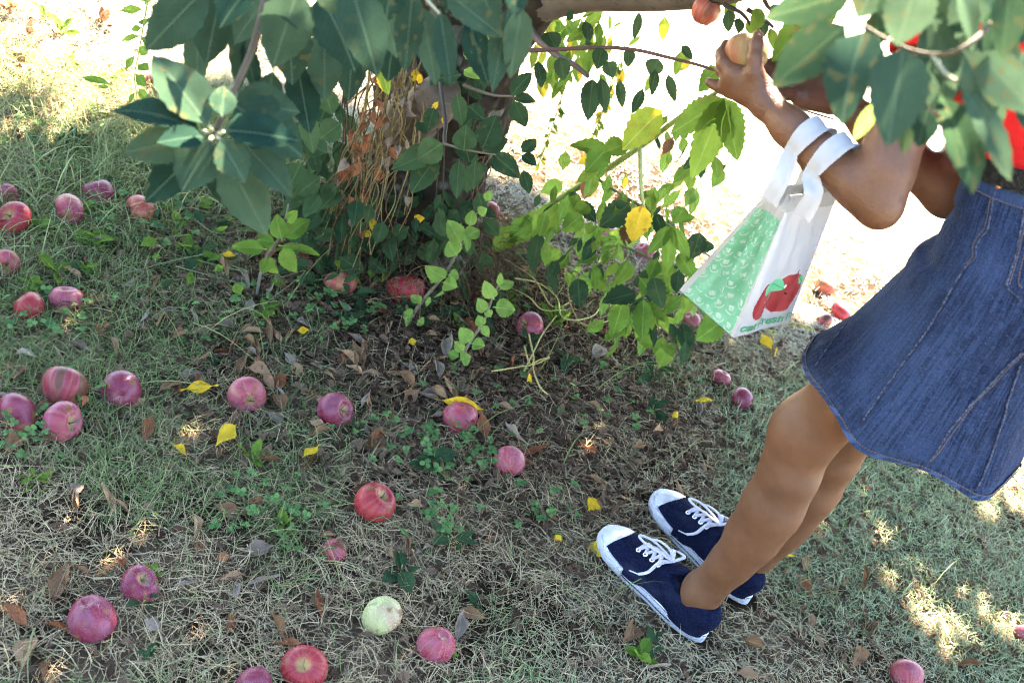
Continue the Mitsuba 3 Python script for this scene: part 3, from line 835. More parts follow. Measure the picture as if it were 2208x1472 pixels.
B.ell(HEAD + FWD * 0.083 - [0, 0, 0.05], [0.012, 0.022, 0.010], np.stack([FWD, LFT, [0, 0, 1]], 1), 0.008)
for s in (1, -1):
    B.ell(HEAD + LFT * s * 0.072 - FWD * 0.01, [0.018, 0.010, 0.028], np.stack([FWD, LFT, [0, 0, 1]], 1), 0.008)
    B.ell(HEAD + LFT * s * 0.032 + FWD * 0.082 + [0, 0, 0.012], [0.008, 0.014, 0.009], np.stack([FWD, LFT, [0, 0, 1]], 1), 0.008, cut=True)
B.chain(armL, arL, 0.018)
B.chain(armR, arR, 0.018)
B.ell(at(1900, 450, 1.470), [0.019, 0.019, 0.021], k=0.025)          # point of the elbow

person = thing('person', 'child in a denim skirt and red top reaching up to pick an apple', 'person')
bv, bf = B.mesh(9)

# hands: finer grids, joined to the body's mesh
import manifold3d as m3


def solid(v, f):
    m = trimesh.Trimesh(v, f, process=True)
    return m3.Manifold(m3.Mesh(np.asarray(m.vertices, np.float32), np.asarray(m.faces, np.uint32)))


HA = at(1607, 118, 1.565)            # centre of the apple in the hand
HAR = 0.0288
# left hand: seen from its back, thumb on the near right of the apple, the index over the left, the others behind and below
hl = Field(WR_L - 0.13, WR_L + 0.13, 0.0021)
hl.chain([at(1672, 243, 1.538), WR_L, at(1632, 203, 1.553)], [0.0205, 0.0195, 0.0200], 0.012)
KN = [at(1580, 158, 1.556), at(1575, 172, 1.567), at(1574, 184, 1.578), at(1578, 196, 1.588)]       # knuckles, index to little
for kx, r0 in zip(KN, (0.0120, 0.0125, 0.0120, 0.0110)):
    hl.cone(at(1634, 200, 1.556), kx, 0.0165, r0, 0.012)
hl.ell(at(1604, 182, 1.560), [0.020, 0.020, 0.014], np.stack([RT, UP, FW], 1), 0.015)
hl.cone(at(1640, 195, 1.545), at(1628, 158, 1.532), 0.0150, 0.0115, 0.014)                  # ball of the thumb
hl.chain([at(1628, 158, 1.532), at(1627, 128, 1.528), at(1630, 100, 1.534), at(1635, 76, 1.541)], [0.0112, 0.0096, 0.0092, 0.0072], 0.006)
hl.cone(at(1620, 172, 1.545), at(1592, 163, 1.552), 0.009, 0.009, 0.014)                    # web between thumb and index
hl.chain([KN[0], at(1561, 140, 1.561), at(1556, 116, 1.572), at(1566, 95, 1.584)], [0.0112, 0.0092, 0.0082, 0.0066], 0.005)
hl.chain([KN[1], at(1557, 150, 1.585), at(1556, 122, 1.600), at(1574, 100, 1.606)], [0.0115, 0.0094, 0.0082, 0.0066], 0.005)
hl.chain([KN[2], at(1566, 164, 1.605), at(1578, 138, 1.616), at(1594, 120, 1.618)], [0.0110, 0.0090, 0.0080, 0.0064], 0.005)
hl.chain([KN[3], at(1556, 190, 1.592), at(1540, 183, 1.594), at(1528, 177, 1.595)], [0.0092, 0.0078, 0.0066, 0.0052], 0.005)   # little finger held out
hlv, hlf = hl.mesh(1)
# right hand: open below and behind the apple, palm up
hr = Field(WR_R - 0.17, WR_R + 0.11, 0.0024)
hr.chain([at(1852, 248, 1.70), WR_R, at(1800, 205, 1.69)], [0.0215, 0.0205, 0.0215], 0.012)
KR = [at(1728, 160, 1.690), at(1722, 178, 1.680), at(1722, 194, 1.670), at(1728, 209, 1.662)]
for kx, r0 in zip(KR, (0.0125, 0.0128, 0.0122, 0.0112)):
    hr.cone(at(1795, 200, 1.688), kx, 0.0195, r0, 0.014)
hr.cone(at(1790, 222, 1.672), at(1735, 214, 1.655), 0.016, 0.0130, 0.016)                     # heel of the palm
hr.chain([KR[0], at(1690, 146, 1.680), at(1665, 139, 1.672), at(1648, 138, 1.662)], [0.0112, 0.0095, 0.0085, 0.0068], 0.005)
hr.chain([KR[1], at(1682, 158, 1.672), at(1655, 152, 1.660), at(1636, 152, 1.648)], [0.0115, 0.0098, 0.0086, 0.0068], 0.005)
hr.chain([KR[2], at(1686, 176, 1.660), at(1662, 170, 1.646), at(1645, 168, 1.636)], [0.0110, 0.0094, 0.0083, 0.0066], 0.005)
hr.chain([KR[3], at(1700, 203, 1.648), at(1682, 200, 1.638), at(1668, 198, 1.630)], [0.0098, 0.0082, 0.0072, 0.0058], 0.005)
hr.chain([at(1790, 180, 1.69), at(1762, 140, 1.695), at(1735, 108, 1.690), at(1712, 90, 1.680)], [0.0165, 0.0120, 0.0100, 0.0074], 0.008)
hrv, hrf = hr.mesh(1)
try:
    M = m3.Manifold.batch_boolean([solid(bv, bf), solid(hlv, hlf), solid(hrv, hrf)], m3.OpType.Add)
    if M.is_empty(): raise ValueError(str(M.status()))
    mm = M.to_mesh(); body_mesh = (np.asarray(mm.vert_properties)[:, :3].astype(float), np.asarray(mm.tri_verts).astype(int))
except Exception as e:
    print('hands joined without a boolean:', e)
    body_mesh = cat_meshes([(bv, bf), (hlv, hlf), (hrv, hrf)])
put('body', body_mesh, 'm_skin', person, smooth=True)
print('body triangles', len(body_mesh[1]))
# nails
scene['m_nail'] = {'type': 'principled', 'base_color': C(0.30, 0.16, 0.12), 'roughness': 0.28}


def nail(c, d, n, L, Wd):
    d = unit(d); n = np.asarray(n, float); n = unit(n - d * (n @ d)); y = np.cross(n, d)
    g = np.linspace(-1, 1, 7)
    U, V = np.meshgrid(g, g, indexing='ij')
    k = np.sqrt(np.clip(1 - 0.55 * np.abs(U) ** 4, 0, 1))
    p = c + d * (U * L)[..., None] + y * (V * Wd * k)[..., None] + n * (0.0006 - 0.45 * Wd * V ** 2)[..., None]
    i, j = np.meshgrid(np.arange(6), np.arange(6), indexing='ij')
    q = np.stack([i * 7 + j, (i + 1) * 7 + j, (i + 1) * 7 + j + 1, i * 7 + j + 1], -1).reshape(-1, 4)
    return p.reshape(-1, 3), q


a, b = at(1630, 100, 1.534), at(1635, 76, 1.541)
put('nail', nail(b + (a - b) * 0.35 - FW * 0.0078, b - a, -FW, 0.0058, 0.0046), 'm_nail', person, smooth=True)
a, b = at(1540, 183, 1.594), at(1528, 177, 1.595)
put('nail', nail(b + (a - b) * 0.2 + UP * 0.0052 - FW * .001, b - a, UP - 0.5 * FW, 0.0042, 0.0032), 'm_nail', person, smooth=True)
add_apple(HA, HAR, 'm_apple_tan', axis_px(0.25, -0.9, -0.2), "yellowish red apple held in the person's raised left hand", 4242, stem=True, squash=1.0)

# ---- hair (out of the picture, above it)
scene['m_hair'] = {'type': 'principled', 'base_color': C(0.018, 0.013, 0.011), 'roughness': 0.55}
hf = Field(HEAD - 0.16, HEAD + 0.16, 0.005)
hf.ell(HEAD - FWD * 0.018 + [0, 0, 0.022], [0.090, 0.082, 0.098], np.stack([FWD, LFT, [0, 0, 1]], 1), 0.01)
hf.ell(HEAD - FWD * 0.10 + [0, 0, 0.05], [0.045, 0.05, 0.05], k=0.02)
hf.ell(HEAD + FWD * 0.095 - [0, 0, 0.03], [0.055, 0.075, 0.085], np.stack([FWD, LFT, [0, 0, 1]], 1), 0.015, cut=True)
v, f = hf.mesh()
v = v + (v - HEAD) * (0.04 * (meshkit.fbm(v * 60, 3) - 0.5))[:, None]
put('hair', (v, f), 'm_hair', person, smooth=True)
scene['m_eye'] = {'type': 'principled', 'base_color': C(0.75, 0.72, 0.68), 'roughness': 0.15}
for s in (1, -1):
    e = trimesh.creation.icosphere(2, 0.0105); e.apply_translation(HEAD + LFT * s * 0.031 + FWD * 0.068 + [0, 0, 0.012])
    put('eye', e, 'm_eye', person, smooth=True)

# ------------------------------------------------------------------ clothes
def red_fn(p, n, uv):
    return mix((0.36, 0.008, 0.007), (0.44, 0.014, 0.011), noise(p.x * 60, p.y * 60, p.z * 60))


scene['m_red'] = {'type': 'principled', 'base_color': proc(red_fn), 'roughness': 0.85, 'specular': 0.1}
S = Field(body(0, 0, 0.85) - [0.42, 0.42, 0.0], body(0, 0, 1.3) + [0.42, 0.42, 0.0], 0.005)
S.ell(WAIST + [0, 0, 0.03], [0.090, 0.118, 0.09], np.stack([FWD, LFT, [0, 0, 1]], 1), 0.05)
S.ell(CHEST, [0.097, 0.137, 0.142], np.stack([unit(FWD - [0, 0, 0.5]), LFT, unit(FWD * 0.5 + [0, 0, 1])], 1), 0.06)
for sh, el in ((SH_L, at(1950, 240, 1.465)), (SH_R, SH_R * 0.5 + EL_R * 0.5)):
    S.cone(sh, CHEST + (sh - CHEST) * 0.4 + [0, 0, .03], 0.057, 0.062, 0.04)
    S.cone(sh, sh + (el - sh) * 0.55, 0.056, 0.054, 0.02)
    S.cone(sh + (el - sh) * 0.62, sh + (el - sh) * 1.1, 0.052, 0.052, 0.012, cut=True)
S.cone(NECK + [0, 0, 0.02], NECK + unit(NECK - CHEST) * 0.12, 0.062, 0.09, 0.006, cut=True)
v, f = S.mesh()
v = v + unit(v - (WAIST + CHEST) / 2) * (0.006 * (meshkit.fbm(v * 18, 3) - 0.5))[:, None]
put('top', (v, f), 'm_red', person, smooth=True, label='bright red short sleeved top')


def weave(k, u, v):
    return noise(u * k, v * k * 0.22) * 0.5 + noise(u * k * 0.21, v * k) * 0.5


def denim_fn(p, n, uv):
    w = weave(900.0, uv.x, uv.y)
    streak = noise(uv.x * 520.0, uv.y * 28.0)
    big = fbm(uv.x * 16.0, uv.y * 14.0, octaves=3)
    c = mix((0.0036, 0.0064, 0.0185), (0.024, 0.039, 0.086), smoothstep(0.28, 0.80, 0.42 * w + 0.33 * streak + 0.32 * big))
    fade = smoothstep(0.15, 0.9, fbm(uv.x * 5.0 + 4, uv.y * 7.0, octaves=2))
    c = mix(c, (0.040, 0.062, 0.122), 0.5 * fade)
    speck = smoothstep(0.80, 0.92, noise(uv.x * 1300.0, uv.y * 1300.0))
    return mix(c, (0.10, 0.12, 0.19), 0.5 * speck)


def denim_h(p, n, uv):
    return weave(900.0, uv.x, uv.y) + 0.8 * fbm(uv.x * 60.0, uv.y * 40.0, octaves=2)


scene['m_denim'] = {'type': 'twosided', 'bsdf': {'type': 'bumpmap', 'bump': proc(denim_h, eps=0.0006), 'scale': 0.0011, 'bsdf': {'type': 'principled', 'base_color': proc(denim_fn), 'roughness': 0.9, 'specular': 0.06}}}


def worn_fn(p, n, uv):
    rope = smoothstep(0.45, 0.75, noise(uv.x * 150.0 + uv.y * 90.0, uv.y * 30.0))
    return mix(denim_fn(p, n, uv), (0.050, 0.080, 0.165), 0.65 * rope)


scene['m_denim_worn'] = {'type': 'twosided', 'bsdf': {'type': 'bumpmap', 'bump': proc(denim_h, eps=0.0006), 'scale': 0.0012, 'bsdf': {'type': 'principled', 'base_color': proc(worn_fn), 'roughness': 0.9, 'specular': 0.06}}}


scene['m_seam'] = {'type': 'twosided', 'bsdf': {'type': 'principled', 'base_color': proc(lambda p, n, uv: mix((0.006, 0.010, 0.03), (0.042, 0.056, 0.10), smoothstep(0.35, 0.7, noise(p.x * 330, p.y * 330, p.z * 330)))), 'roughness': 0.8}}
scene['m_thread'] = {'type': 'principled', 'base_color': C(0.15, 0.085, 0.045), 'roughness': 0.6}
scene['m_copper'] = {'type': 'principled', 'base_color': C(0.62, 0.30, 0.14), 'roughness': 0.35, 'metallic': 0.9}

# skirt: rings from the waist down to the flared hem, each fitted to the photo's front outline: (front f, back f, half width, height)
RINGS = [(0.020, -0.178, 0.125, 0.985), (0.008, -0.185, 0.130, 0.950), (-0.004, -0.202, 0.137, 0.905), (-0.012, -0.222, 0.147, 0.860), (-0.006, -0.236, 0.153, 0.815),
         (0.004, -0.244, 0.156, 0.765), (0.017, -0.253, 0.160, 0.705), (0.031, -0.265, 0.166, 0.645), (0.054, -0.279, 0.172, 0.592), (0.062, -0.284, 0.173, 0.574)]
RG = np.array(RINGS)


def skirt(th, t, off=0.0):
    """Point of the skirt: th = 0 in front, 90 degrees on the left; t from 0 at the waist to 1 at the hem."""
    th, t = np.asarray(th, float), np.asarray(t, float)
    s = t * (len(RG) - 1)
    i = np.clip(s.astype(int), 0, len(RG) - 2); w = s - i
    w = w * w * (3 - 2 * w) * 0.5 + w * 0.5
    g = RG[i] * (1 - w)[..., None] + RG[i + 1] * w[..., None]
    cf, hf_, hl_ = (g[..., 0] + g[..., 1]) / 2, (g[..., 0] - g[..., 1]) / 2, g[..., 2]
    fl = np.clip((t - 0.35) / 0.65, 0, 1) ** 1.5
    k = 1 + fl * (0.032 * np.sin(5 * th + 0.6) + 0.012 * np.sin(11 * th + 2.0)) + off / 0.17
    # creases at the front of the hip where the person bends
    cr = np.exp(-((t - 0.36 - 0.05 * np.sin(th * 2)) / 0.030) ** 2) - 0.8 * np.exp(-((t - 0.42 - 0.06 * np.sin(th * 2)) / 0.035) ** 2) + 0.6 * np.exp(-((t - 0.25) / 0.03) ** 2)
    k = k - 0.085 * cr * np.exp(-((th - 0.35) / 0.75) ** 2)
    p3 = np.stack([np.cos(th) * 3, np.sin(th) * 3, t * 6], -1)
    k = k + 0.030 * (meshkit.fbm(p3 * 1.3 + 2, 3) - 0.5) + 0.005 * fl * np.sin(17 * th + 5 * t)
    f = cf + hf_ * np.cos(th) * k
    l = hl_ * np.sin(th) * k
    z = g[..., 3] - 0.10 * np.clip(0.3 - t, 0, 1) * 0 + fl * 0.010 * np.sin(6 * th + 0.6)
    z = z - 0.030 * (1 - t) ** 2 * np.cos(th)
    return P0 + f[..., None] * FWD + l[..., None] * LFT + z[..., None] * np.array([0, 0, 1.0])


def skirt_patch(t0, t1, nt, th0=0.0, th1=2 * np.pi, nth=160, off=0.0):
    th = np.linspace(th0, th1, nth + 1); t = np.linspace(t0, t1, nt + 1)
    Tm, Th = np.meshgrid(t, th, indexing='ij')
    v = skirt(Th, Tm, off)
    uv = np.stack([Th * 0.17, Tm * 0.45], -1)
    k = nth + 1
    i, j = np.meshgrid(np.arange(nt), np.arange(nth), indexing='ij')
    q = np.stack([i * k + j, i * k + j + 1, (i + 1) * k + j + 1, (i + 1) * k + j], -1).reshape(-1, 4)
    return v.reshape(-1, 3), np.vstack([q[:, [0, 2, 1]], q[:, [0, 3, 2]]]), uv.reshape(-1, 2)


v, f, uv = skirt_patch(0.0, 1.0, 190, nth=300)
sk = put('skirt', (v, f), 'm_denim', person, smooth=True, uv=uv, label='flared dark blue denim skirt')
v, f, uv = skirt_patch(0.957, 1.004, 10, off=0.0022, nth=300)
v2, f2, uv2 = skirt_patch(0.957, 1.004, 10, off=-0.0030, nth=300)
put('hem', cat_meshes([(v, f), (v2, f2[:, ::-1])]), 'm_denim_worn', sk, smooth=True, uv=np.vstack([uv * [1, 1], uv2]))
v, f, uv = skirt_patch(0.0, 0.135, 14, off=0.003, nth=300)
put('waistband', (v, f), 'm_denim', sk, smooth=True, uv=uv + [0.3, 0.7])
_th = np.linspace(0, 2 * np.pi, 721); _tt = np.linspace(0, 1, 301)
_Tm, _Th = np.meshgrid(_tt, _th, indexing='ij')
_SP = skirt(_Th, _Tm)
_d = (_SP - EYE) @ FW
_SX, _SY = 1104 + FP * ((_SP - EYE) @ RT) / _d, 736 - FP * ((_SP - EYE) @ UP) / _d


def on_skirt(x, y):
    """(th, t) of the skirt's near face under the photo pixel."""
    e = (_SX - x) ** 2 + (_SY - y) ** 2
    i = np.argmin(np.where(e < max(80.0, e.min() + 1), _d, 9.0))
    return np.array([_Th.flat[i], _Tm.flat[i]])


def seam_line(name, pix, r, mat, off=0.0015, dashes=False, n=90):
    tp = spline([on_skirt(*p) for p in pix], n)
    p = skirt(tp[:, 0], tp[:, 1], off)
    if dashes:
        L = np.r_[0, np.cumsum(np.linalg.norm(np.diff(p, axis=0), axis=1))]
        m = max(2, int(L[-1] / 0.0042))
        ms = []
        for k in range(m):
            s = np.linspace(k / m + 0.1 / m, k / m + 0.82 / m, 3) * L[-1]
            ms.append(tube(np.stack([np.interp(s, L, p[:, c]) for c in range(3)], -1), [r * .6, r, r * .6], 4))
        m_ = cat_meshes(ms)
    else:
        m_ = tube(p, r, 6)
    put(name, m_, mat, sk, smooth=not dashes)

# stitching, seams, pockets
side_a = [(2140, 405), (2134, 435), (2124, 485), (2117, 503), (2099, 526), (2095, 556), (2076, 572), (2040, 630), (1990, 715), (1940, 785), (1890, 855), (1853, 908)]
seam_line('seam', side_a, 0.0016, 'm_seam', 0.0018)
seam_line('stitching', [(x - 6, y - 3) for x, y in side_a[:7]], 0.0006, 'm_thread', 0.0022, True)
back_b = [(2206, 765), (2165, 805), (2100, 872), (2050, 932), (2015, 975), (1998, 998)]
seam_line('seam', back_b, 0.0016, 'm_seam', 0.0018)
seam_line('stitching', [(x + 4, y + 4) for x, y in back_b], 0.0006, 'm_thread', 0.0020, True)
back_c = [(2204, 792), (2184, 850), (2160, 930), (2132, 1005), (2106, 1062)]
seam_line('seam', back_c, 0.0016, 'm_seam', 0.0018)
seam_line('seam', [(1822, 690), (1795, 725), (1772, 757), (1752, 788)], 0.0009, 'm_seam', 0.0018)
seam_line('stitching', [(2092, 392), (2120, 391), (2158, 395)], 0.0006, 'm_thread', 0.0022, True)
seam_line('stitching', [(2090, 405), (2118, 405), (2150, 406)], 0.0006, 'm_thread', 0.0022, True)
pocket = [(2204, 432), (2197, 490), (2190, 525), (2178, 575), (2166, 620), (2185, 637), (2206, 655)]
seam_line('pocket_edge', pocket, 0.0017, 'm_seam', 0.0015)
seam_line('stitching', [(2206, 530), (2198, 570), (2189, 612), (2206, 630)], 0.0006, 'm_thread', 0.0022, True)
seam_line('stitching', [(x + 5, y) for x, y in pocket[:5]], 0.0006, 'm_thread', 0.0022, True)
for t_, o_ in ((0.952, 0.0030), (0.130, 0.0045)):
    tp = np.stack([np.linspace(0, 2 * np.pi, 500), np.full(500, t_)], -1)
    p = skirt(tp[:, 0], tp[:, 1], o_)
    L = np.r_[0, np.cumsum(np.linalg.norm(np.diff(p, axis=0), axis=1))]
    m = int(L[-1] / 0.0046)
    put('stitching', cat_meshes([tube(np.stack([np.interp(np.linspace(k / m + 0.1 / m, k / m + 0.8 / m, 3) * L[-1], L, p[:, c]) for c in range(3)], -1), [.0004, .00065, .0004], 4) for k in range(m)]), 'm_thread', sk)
rt = on_skirt(2147, 401)
rv = trimesh.creation.icosphere(2, 0.0042); rv.apply_translation(skirt(rt[0], rt[1], 0.0015))
put('rivet', rv, 'm_copper', sk, smooth=True)


def belt_fn(p, n, uv):
    d, _, w = mikit.voronoi(uv.x * 900.0, uv.y * 900.0)
    return mix((0.004, 0.004, 0.004), (0.22, 0.19, 0.12), smoothstep(0.84, 0.90, w) * (1 - smoothstep(0.2, 0.45, d)))


scene['m_belt'] = {'type': 'principled', 'base_color': proc(belt_fn), 'roughness': 0.5, 'specular': 0.06}
v, f, uv = skirt_patch(0.0, 0.075, 8, off=0.0085, nth=300)
v2, f2, uv2 = skirt_patch(0.0, 0.075, 8, off=0.0040, nth=300)
put('belt', cat_meshes([(v, f), (v2, f2[:, ::-1])]), 'm_belt', person, smooth=True, uv=np.vstack([uv, uv2]), label='black belt flecked with glitter')

# ------------------------------------------------------------------ shoes
def canvas_fn(p, n, uv):
    w = noise(p.x * 700, p.y * 700, p.z * 260) * 0.5 + noise(p.x * 260, p.y * 260, p.z * 700) * 0.5
    c = mix((0.0022, 0.0033, 0.012), (0.0078, 0.0105, 0.031), smoothstep(0.25, 0.75, w))
    return mix(c, (0.025, 0.03, 0.06), 0.35 * smoothstep(0.5, 0.8, fbm(p.x * 30, p.y * 30, p.z * 30)))


def rubber_fn(p, n, uv):
    d = smoothstep(0.45, 0.75, fbm(p.x * 35, p.y * 35, p.z * 60, octaves=3))
    return mix((0.43, 0.43, 0.475), (0.30, 0.29, 0.29), 0.5 * d)


def bumper_h(p, n, uv):
    a = p.x * 300 + p.z * 220
    b = p.y * 300 - p.z * 220
    return dr.abs(dr.sin(a)) * dr.abs(dr.sin(b))


scene['m_canvas'] = {'type': 'twosided', 'bsdf': {'type': 'principled', 'base_color': proc(canvas_fn), 'roughness': 0.95, 'specular': 0.05}}
scene['m_rubber'] = {'type': 'principled', 'base_color': proc(rubber_fn), 'roughness': 0.38, 'specular': 0.45}
scene['m_bumper'] = {'type': 'bumpmap', 'bump': proc(bumper_h, eps=0.0008), 'scale': 0.0012, 'bsdf': {'type': 'principled', 'base_color': proc(rubber_fn), 'roughness': 0.5}}
scene['m_stripe'] = {'type': 'principled', 'base_color': C(0.012, 0.014, 0.035), 'roughness': 0.5}
scene['m_lace'] = {'type': 'principled', 'base_color': C(0.42, 0.41, 0.48), 'roughness': 0.85, 'sheen': 0.3}
scene['m_metal'] = {'type': 'principled', 'base_color': C(0.85, 0.86, 0.88), 'roughness': 0.3, 'specular': 0.6}
LS = 0.246


def last(off=0.0):
    """The shoe's upper: heel at x = 0, toe at x = LS."""
    f = Field([-0.03, -0.07, 0.0], [LS + 0.03, 0.07, 0.125], 0.0024)
    e = np.eye(3)
    f.ell([0.042, 0, 0.020], np.array([0.043, 0.0335, 0.095]) + off, e, 0.01)
    f.ell([0.105, 0.000, 0.032], np.array([0.075, 0.036, 0.040]) + off, e, 0.02)
    f.ell([0.170, 0.002, 0.022], np.array([0.060, 0.043, 0.034]) + off, e, 0.02)
    f.ell([0.205, 0.000, 0.018], np.array([0.042, 0.038, 0.029]) + off, e, 0.02)
    f.cone([0.075, 0, 0.055], [0.150, 0, 0.036], 0.026 + off, 0.021 + off, 0.02)
    f.cone([0.012, 0, 0.055], [0.085, 0, 0.068], 0.020 + off, 0.021 + off, 0.02)
    return f


def coords(f):
    return [f.lo[i] + f.h * np.arange(f.n[i]) for i in range(3)]


up_f = last()
_x, _y, _z = np.meshgrid(*coords(up_f), indexing='ij')
last_d = up_f.d.copy()
# the opening for the ankle, and the sole line
op = (np.sqrt(((_x - 0.047) / 0.0355) ** 2 + (_y / 0.0275) ** 2 + ((_z - 0.125) / 0.12) ** 2) - 1) * 0.026
op = np.minimum(op, (np.sqrt(((_x - 0.078) / 0.030) ** 2 + (_y / 0.020) ** 2 + ((_z - 0.108) / 0.045) ** 2) - 1) * 0.02)
up_f.d = np.maximum(np.maximum(up_f.d, -op), np.maximum(0.012 - _z, _z - (0.078 - 0.22 * np.clip(_x - 0.012, 0, 0.07) + 0.5 * np.clip(_x - 0.070, 0, 0.05)))).astype(np.float32)
UPPER = up_f.mesh(4)
cap_f = last(0.0016)
cap_f.d = np.maximum(np.maximum(cap_f.d, 0.202 + 0.9 * np.abs(_y) ** 2 * 8 - _x), np.maximum(0.012 - _z, -(last_d + 0.005))).astype(np.float32)
CAP = cap_f.mesh(1)
bump_f = last(0.0042)
bump_f.d = np.maximum(np.maximum(bump_f.d, 0.163 - _x), np.maximum(np.maximum(0.004 - _z, _z - (0.030 + 0.05 * (_x - .2))), -(last_d + 0.004))).astype(np.float32)
BUMPER = bump_f.mesh(1)


def top_z(x, y):
    i, j = int(round((x - up_f.lo[0]) / up_f.h)), int(round((y - up_f.lo[1]) / up_f.h))
    col = last_d[i, j]
    k = np.nonzero(col < 0)[0]
    return up_f.lo[2] + up_f.h * (k[-1] + 0.5) if len(k) else 0.02


def sole_loop(off, n=96):
    """Outline of the sole, counter-clockwise."""
    a = np.linspace(0, 2 * np.pi, n, endpoint=False)
    xs = LS / 2 + (LS / 2 + off + 0.003) * np.sign(np.cos(a)) * np.abs(np.cos(a)) ** 0.82
    s = np.clip(xs / LS, 0, 1)
    hw = np.interp(s, [0, 0.08, 0.2, 0.42, 0.68, 0.82, 0.93, 1], [0.026, 0.033, 0.0345, 0.034, 0.0445, 0.043, 0.036, 0.028])
    return np.stack([xs, np.sign(np.sin(a)) * np.abs(np.sin(a)) ** 0.75 * (hw + off) + 0.002 * np.sin(s * 6), 0 * a], -1)


def ring_stack(levels, cap=True):
    n = 96
    V = np.vstack([sole_loop(o) + [0, 0, z] for o, z in levels])
    fs = []
    for k in range(len(levels) - 1):
        j = np.arange(n)
        q = np.stack([k * n + j, k * n + (j + 1) % n, (k + 1) * n + (j + 1) % n, (k + 1) * n + j], -1)
        fs += [q[:, [0, 1, 2]], q[:, [0, 2, 3]]]
    if cap:
        V = np.vstack([V, [[LS / 2, 0, levels[0][1]]], [[LS / 2, 0, levels[-1][1]]]])
        j = np.arange(n); k = (len(levels) - 1) * n
        fs += [np.stack([j * 0 + len(V) - 2, (j + 1) % n, j], -1), np.stack([j * 0 + len(V) - 1, k + j, k + (j + 1) % n], -1)]
    return V, np.vstack(fs)


